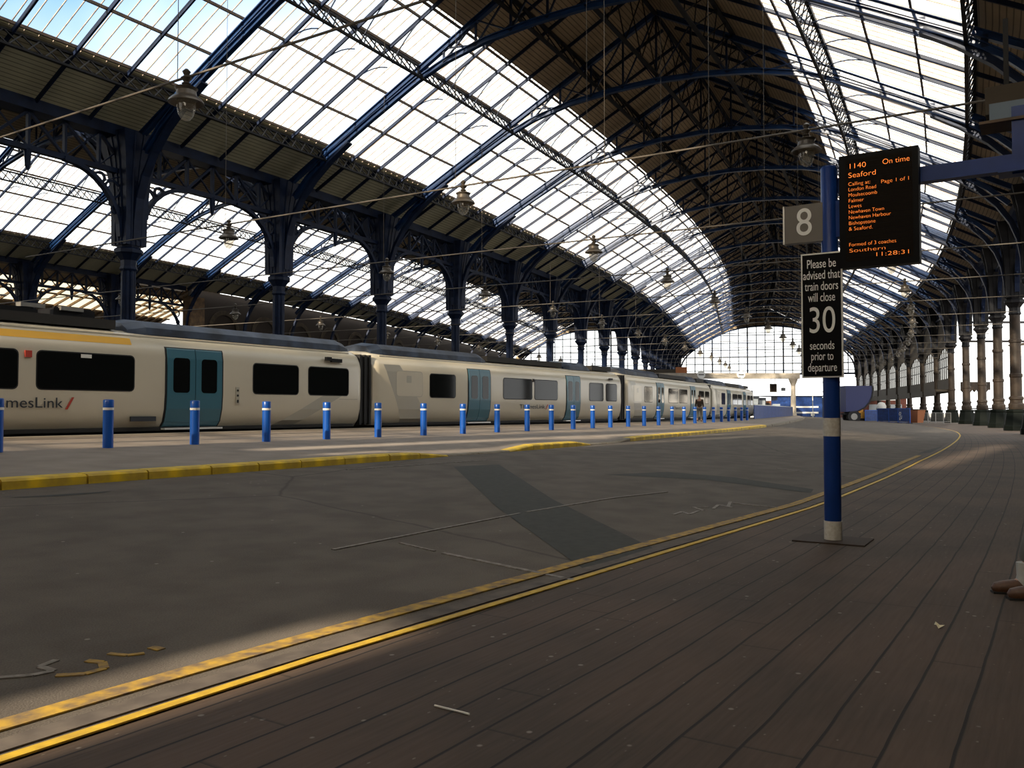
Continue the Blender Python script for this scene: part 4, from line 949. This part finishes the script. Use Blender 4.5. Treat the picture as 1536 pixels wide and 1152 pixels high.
for i in range(4):
    a = at(1380+11.5*i, 633, 101); b = at(1380+11.5*(i+1), 633, 101); a.z = b.z = 0; L = (b-a).length
    t = thing('cycle_rail', 'grey steel rail panel right of the skip, %s from the skip' % ['first', 'second', 'third', 'fourth'][i], 'railing', a, 0, 'steel rail panels')
    mb = MB(); mb.tube([(0.02, 0, 0), (.02, 0, 1.25), (L-.02, 0, 1.25), (L-.02, 0, 0)], .04, 6); mb.build('frame', M['steel'], t)
    mb = MB()
    mb.beam((0, 0, .2), (L, 0, .2), .04, .04)
    for j in range(6): mb.tube([(L*(j+.5)/6, 0, .2), (L*(j+.5)/6, 0, 1.25)], .018, 5)
    mb.build('bars', M['steel'], t)
# right hand side screens beyond the near columns
def screen(k):
    loc, rot = frame(k, 42); t = thing('glazed_screen', 'grey arched window screen between right hand columns, %s from the camera' % ORD1[k-8], 'window screen', loc, rot, 'glazed screens on the right')
    Lb = bay(42, 1, 42, k)[1]; y0, y1 = .55, Lb-.55; za, zb = 5.6, 8.3; n = 12
    arc = [(y0+(y1-y0)*j/n, zb+1.4*math.sin(math.pi*j/n)) for j in range(n+1)]
    mb = MB()
    for a, b in zip(arc, arc[1:]): mb.face([(0, a[0], za), (0, b[0], za), (0, b[0], b[1]), (0, a[0], a[1])])
    mb.build('glass', M['dglass'], t)
    mb = MB()
    for j in range(1, 6): y = y0+(y1-y0)*j/6; mb.beam((0, y, za), (0, y, zb+1.4*math.sin(math.pi*j/6)), .09, .1, (1, 0, 0))
    for z in (za, 7.2, 8.4): mb.beam((0, y0, z), (0, y1, z), .12, .1)
    mb.build('mullions', M['dark'], t)
    mb = MB()
    for a, b in zip(arc, arc[1:]): mb.hexa([(-.08, a[0], a[1]), (.08, a[0], a[1]), (.08, b[0], b[1]), (-.08, b[0], b[1]), (-.08, a[0], 15.4), (.08, a[0], 15.4), (.08, b[0], 15.4), (-.08, b[0], 15.4)])
    mb.build('arched_head', M['wood'], t)
    mb = MB(); mb.box((0, Lb/2, 4.7), (.3, Lb-1.0, 1.8)); mb.box((-.9, Lb/2, 4.05), (1.9, Lb-.2, .25)); mb.box((-1.8, Lb/2, 3.8), (.08, Lb-.2, .8)); mb.build('canopy', M['wood'], t)
for k in range(8, KEND): screen(k)
# arcade of the outer yard: a tall open steel screen past the near right columns
a = P(43.5, 8); osn = thing('yard_screen', 'tall open steel screen with two rails seen between the near right columns', 'screen', (a.x, a.y, 0), 0)
Ls = 34.
for z in (10.2, 12.6): mb = MB(); mb.beam((0, 0, z), (Ls, 0, z), .2, .26); mb.build('rail', M['dark'], osn)
for j in range(5): mb = MB(); mb.beam((Ls*j/4+.3, 0, 0), (Ls*j/4+.3, 0, 20.), .2, .2, (0, 1, 0)); mb.build('post', M['dark'], osn)
a = P(43, 8); rl = thing('low_lintel', 'brown valanced lintel linking the far right columns at head height', 'lintel', (a.x, a.y, 0), 0)
mb = MB(); mb.box((1.9, 0, 4.6), (3.6, .3, 1.0)); mb.build('beam', M['colr'], rl); mb = MB()
for j in range(7): mb.lathe([(.02, 3.8), (.24, 4.05), (.24, 4.2)], 6, (.25+j*.5, 0, 0))
mb.build('valance', M['colr'], rl)
for k in range(4, 8):
    loc, rot = frame(k, 42); Lb = bay(42, 1, 42, k)[1]
    t = thing('balustrade', 'low iron railing between the plinths of the right hand columns, %s bay' % ORD1[k-4], 'railing', P(43.6, k), rot, 'railings between right plinths')
    mb = MB(); mb.beam((0, .2, 1.75), (0, Lb-.2, 1.75), .1, .12); mb.build('top_rail', M['dark'], t)
    mb = MB(); mb.beam((0, .2, .3), (0, Lb-.2, .3), .05, .05)
    for j in range(16): mb.beam((0, .4+(Lb-.8)*j/15, 0), (0, .4+(Lb-.8)*j/15, 1.75), .04, .04, (1, 0, 0))
    mb.build('bars', M['dark'], t)
# outside: pale buildings seen past the columns, red brick block at the end
def block(name, lab, c, size, m, rows, cols, rot=0., wm='bldgwin'):
    t = thing(name, lab, 'building', c, rot); x, y, z = size
    mb = MB(); mb.box((0, 0, z/2), size); mb.build('wall', M[m], t)
    mb = MB(); mb.box((0, 0, z+.15), (x+.5, y+.5, .3)); mb.build('roof', M['wood'], t)
    for r in range(rows):
        for k in range(cols):
            mb = MB(); mb.box((-x/2+x*(k+.5)/cols, -y/2-.03, z*(r+.6)/(rows+.3)), (x/cols*.55, .1, z/rows*.5)); mb.build('window', M[wm], t)
q = at(1536, 620, 150); block('townhouse', 'pale building with rows of windows outside at the far right', (q.x+11, 155, -.5), (16, 8, 14), 'pale', 4, 5)
q = at(1312, 617, 175); block('brick_building', 'red brick building with a row of lamps behind the blue barriers', (q.x, 178, -.5), (13, 6, 4.6), 'redbrick', 1, 3)
mb = MB(); mb.box((0, 0, 0), (3.2, .3, .5)); q = at(1331, 599, 170); tag(mb.build('bulkhead_light', M['white'], loc=q), 'white bulkhead light on the red brick building', 'lamp')
# ---------------------------------------------------------------- people
def skin(name, pts, edges, m, parent, sub=2, root=0):
    me = bpy.data.meshes.new(name); me.from_pydata([p for p, r in pts], edges, []); o = bpy.data.objects.new(name, me); COL.objects.link(o)
    md = o.modifiers.new('skin', 'SKIN'); md.use_smooth_shade = True; sb = o.modifiers.new('sub', 'SUBSURF'); sb.levels = sub; sb.render_levels = sub
    for i, (p, r) in enumerate(pts):
        sv_ = me.skin_vertices[0].data[i]; sv_.radius = (r, r) if not isinstance(r, tuple) else r; sv_.use_root = (i == root)
    bpy.context.view_layer.update()
    nm = bpy.data.meshes.new_from_object(o.evaluated_get(bpy.context.evaluated_depsgraph_get())); bpy.data.objects.remove(o)
    nm.materials.clear(); nm.materials.append(M[m]); o = bpy.data.objects.new(name, nm); COL.objects.link(o); o.parent = parent; return o
def hand(pts, ed, wi, w, dirv, side):
    d = Vector(dirv).normalized(); s = Vector(side).normalized(); w = Vector(w); pi = len(pts); pts.append((w+d*.07, (.038, .02))); ed.append((wi, pi))
    for j, L in enumerate((.065, .075, .07, .055)):
        b = w+d*.095+s*(-.03+.02*j); i = len(pts); pts += [(b, .010), (b+d*L*.5, .009), (b+d*L+Vector((0, 0, -.01)), .008)]; ed += [(pi, i), (i, i+1), (i+1, i+2)]
    i = len(pts); pts += [(w+d*.045-s*.045, .011), (w+d*.085-s*.06, .009)]; ed += [(wi, i), (i, i+1)]
def head(root, c, yaw):
    mb = MB(); n = 14; prof = []
    for i in range(n+1):
        q = math.pi*i/n; z = -math.cos(q); r = math.sin(q); jaw = 1-.22*max(0, -z); prof.append((max(.001, r*.078*jaw), z*.118))
    mb.lathe(prof, 20); mb.v = [(x*1.0, y*1.22, z) for x, y, z in mb.v]
    mb.tube([(0, .085, .02), (0, .108, -.015), (0, .095, -.03)], [.008, .014, .01], 6)
    mb.tube([(-.025, .088, -.055), (.025, .088, -.055)], .007, 6)
    for s in (-1, 1): mb.tube([(s*.076, -.005, .02), (s*.084, -.012, 0), (s*.076, -.005, -.025)], .012, 6)
    o = mb.build('head', M['skin'], root, True, loc=c, rot=yaw)
    for s in (-1, 1): mb = MB(); mb.lathe([(.002, -.008), (.010, 0), (.002, .008)], 8, (s*.03, .086, .01)); mb.build('eye', M['ink'], o)
    mb = MB(); mb.lathe([(.083, .0), (.088, .04), (.078, .085), (.045, .122), (.01, .13)], 18); mb.v = [(x*1.0, y*1.2-.012, z) for x, y, z in mb.v]; mb.tube([(-.05, -.075, .05), (0, -.1, -.02), (.05, -.075, .05)], .035, 8); mb.build('hair', M['hair'], o, True)
wp = P(22.3, 2.44); pw = thing('person', 'person in a brown jacket walking along the platform beyond the bollards', 'person', (wp.x, wp.y, plat(22.3, 2.44)), -.35)
pts = [((0, 0, .93), (.15, .11)), ((0, 0, 1.15), (.14, .10)), ((0, 0, 1.38), (.17, .11)), ((0, 0, 1.5), .06), ((0, .01, 1.62), .07),
       ((.09, 0, .88), .095), ((.10, .13, .5), .06), ((.10, .10, .09), .04), ((.10, .26, .04), .038), ((-.09, 0, .88), .095), ((-.10, -.05, .48), .06), ((-.10, -.32, .15), .04), ((-.10, -.22, .05), .035),
       ((.2, 0, 1.42), .055), ((.25, -.08, 1.14), .042), ((.25, .06, .90), .03), ((-.2, 0, 1.42), .055), ((-.25, .06, 1.14), .042), ((-.25, .2, .92), .03)]
ed = [(0, 1), (1, 2), (2, 3), (3, 4), (0, 5), (5, 6), (6, 7), (7, 8), (0, 9), (9, 10), (10, 11), (11, 12), (2, 13), (13, 14), (14, 15), (2, 16), (16, 17), (17, 18)]
hand(pts, ed, 15, pts[15][0], (0, .1, -1), (0, 1, 0)); hand(pts, ed, 18, pts[18][0], (0, .2, -1), (0, 1, 0))
skin('body', pts, ed, 'skin', pw)
skin('trousers', [((0, 0, .95), (.165, .125)), ((.09, 0, .86), .115), ((.10, .13, .5), .078), ((.10, .10, .12), .062), ((-.09, 0, .86), .115), ((-.10, -.05, .48), .078), ((-.10, -.30, .17), .06)], [(0, 1), (1, 2), (2, 3), (0, 4), (4, 5), (5, 6)], 'trousers', pw)
skin('jacket', [((0, 0, .86), (.185, .14)), ((0, 0, 1.15), (.175, .13)), ((0, 0, 1.4), (.2, .135)), ((0, 0, 1.5), .085), ((.2, 0, 1.42), .075), ((.25, -.08, 1.14), .06), ((.25, .05, .93), .048), ((-.2, 0, 1.42), .075), ((-.25, .06, 1.14), .06), ((-.25, .19, .95), .048)], [(0, 1), (1, 2), (2, 3), (2, 4), (4, 5), (5, 6), (2, 7), (7, 8), (8, 9)], 'jacket', pw)
for x, y, z in ((.10, .18, 0), (-.10, -.24, .03)):
    mb = MB(); mb.tube([(x, y-.13, z+.05), (x, y-.03, z+.06), (x, y+.08, z+.05), (x, y+.15, z+.04)], [.045, .06, .05, .03], 10); mb.build('shoe', M['leather'], pw, True)
head(pw, (0, .02, 1.66), 0)
# seated person on a bench at the right edge; only a shoe and sock reach into view
BX, BY = 4.72, 6.80
be = thing('bench', 'timber bench at the right edge carrying the seated person', 'bench', (BX+.12, BY-.06, 0), SA+.35)
for j in range(4): mb = MB(); mb.box((-.22+.14*j, 0, .43), (.12, 1.5, .04)); mb.build('slat', M['wood'], be)
for y in (-.6, .6): mb = MB(); mb.box((0, y, .205), (.5, .06, .41)); mb.build('leg', M['dark'], be)
ps = thing('person', 'seated person at the right edge with brown leather shoes and pale socks', 'person', (BX, BY, 0), math.pi/2+SA+.35)
pts = [((0, 0, .58), (.16, .12)), ((0, -.05, .82), (.14, .11)), ((0, -.08, 1.05), (.17, .11)), ((0, -.06, 1.17), .06), ((0, -.03, 1.28), .07),
       ((.10, .06, .55), .09), ((.12, .48, .54), .062), ((.12, .56, .12), .04), ((.12, .68, .06), .036), ((-.10, .06, .55), .09), ((-.12, .48, .54), .062), ((-.12, .52, .12), .04), ((-.12, .64, .06), .036),
       ((.2, -.08, 1.08), .055), ((.26, .02, .80), .042), ((.17, .26, .68), .03), ((-.2, -.08, 1.08), .055), ((-.26, .02, .80), .042), ((-.17, .26, .68), .03)]
ed = [(0, 1), (1, 2), (2, 3), (3, 4), (0, 5), (5, 6), (6, 7), (7, 8), (0, 9), (9, 10), (10, 11), (11, 12), (2, 13), (13, 14), (14, 15), (2, 16), (16, 17), (17, 18)]
hand(pts, ed, 15, pts[15][0], (-.2, 1, -.25), (1, 0, 0)); hand(pts, ed, 18, pts[18][0], (.2, 1, -.25), (1, 0, 0))
skin('body', pts, ed, 'skin', ps)
skin('trousers', [((0, 0, .60), (.18, .14)), ((.10, .06, .56), .11), ((.12, .48, .55), .085), ((.12, .55, .24), .075), ((-.10, .06, .56), .11), ((-.12, .48, .55), .085), ((-.12, .51, .24), .075)], [(0, 1), (1, 2), (2, 3), (0, 4), (4, 5), (5, 6)], 'trousers', ps)
skin('jacket', [((0, 0, .55), (.19, .15)), ((0, -.05, .82), (.175, .135)), ((0, -.08, 1.06), (.2, .135)), ((0, -.06, 1.17), .085), ((.2, -.08, 1.08), .075), ((.26, .02, .80), .06), ((.18, .24, .69), .045), ((-.2, -.08, 1.08), .075), ((-.26, .02, .80), .06), ((-.18, .24, .69), .045)], [(0, 1), (1, 2), (2, 3), (2, 4), (4, 5), (5, 6), (2, 7), (7, 8), (8, 9)], 'jacket', ps)
for x, y in ((.12, .62), (-.12, .58)):
    mb = MB(); mb.tube([(x, y-.14, .05), (x, y-.08, .065), (x, y+.0, .062), (x, y+.10, .05), (x, y+.165, .042), (x, y+.19, .035)], [.045, .06, .06, .056, .046, .018], 12); sh = mb.build('shoe', M['leather'], ps, True)
    mb = MB(); mb.sweep([(y-.15, .008), (y+.19, .008)], -.008, .01, x-.045, x+.045, 'yz'); mb.build('sole', M['rubber'], sh)
    mb = MB(); mb.tube([(x, y-.05, .26), (x, y-.055, .15), (x, y-.045, .075)], [.055, .056, .062], 12); mb.build('sock', M['sock'], ps, True)
head(ps, (0, 0, 1.32), 0)
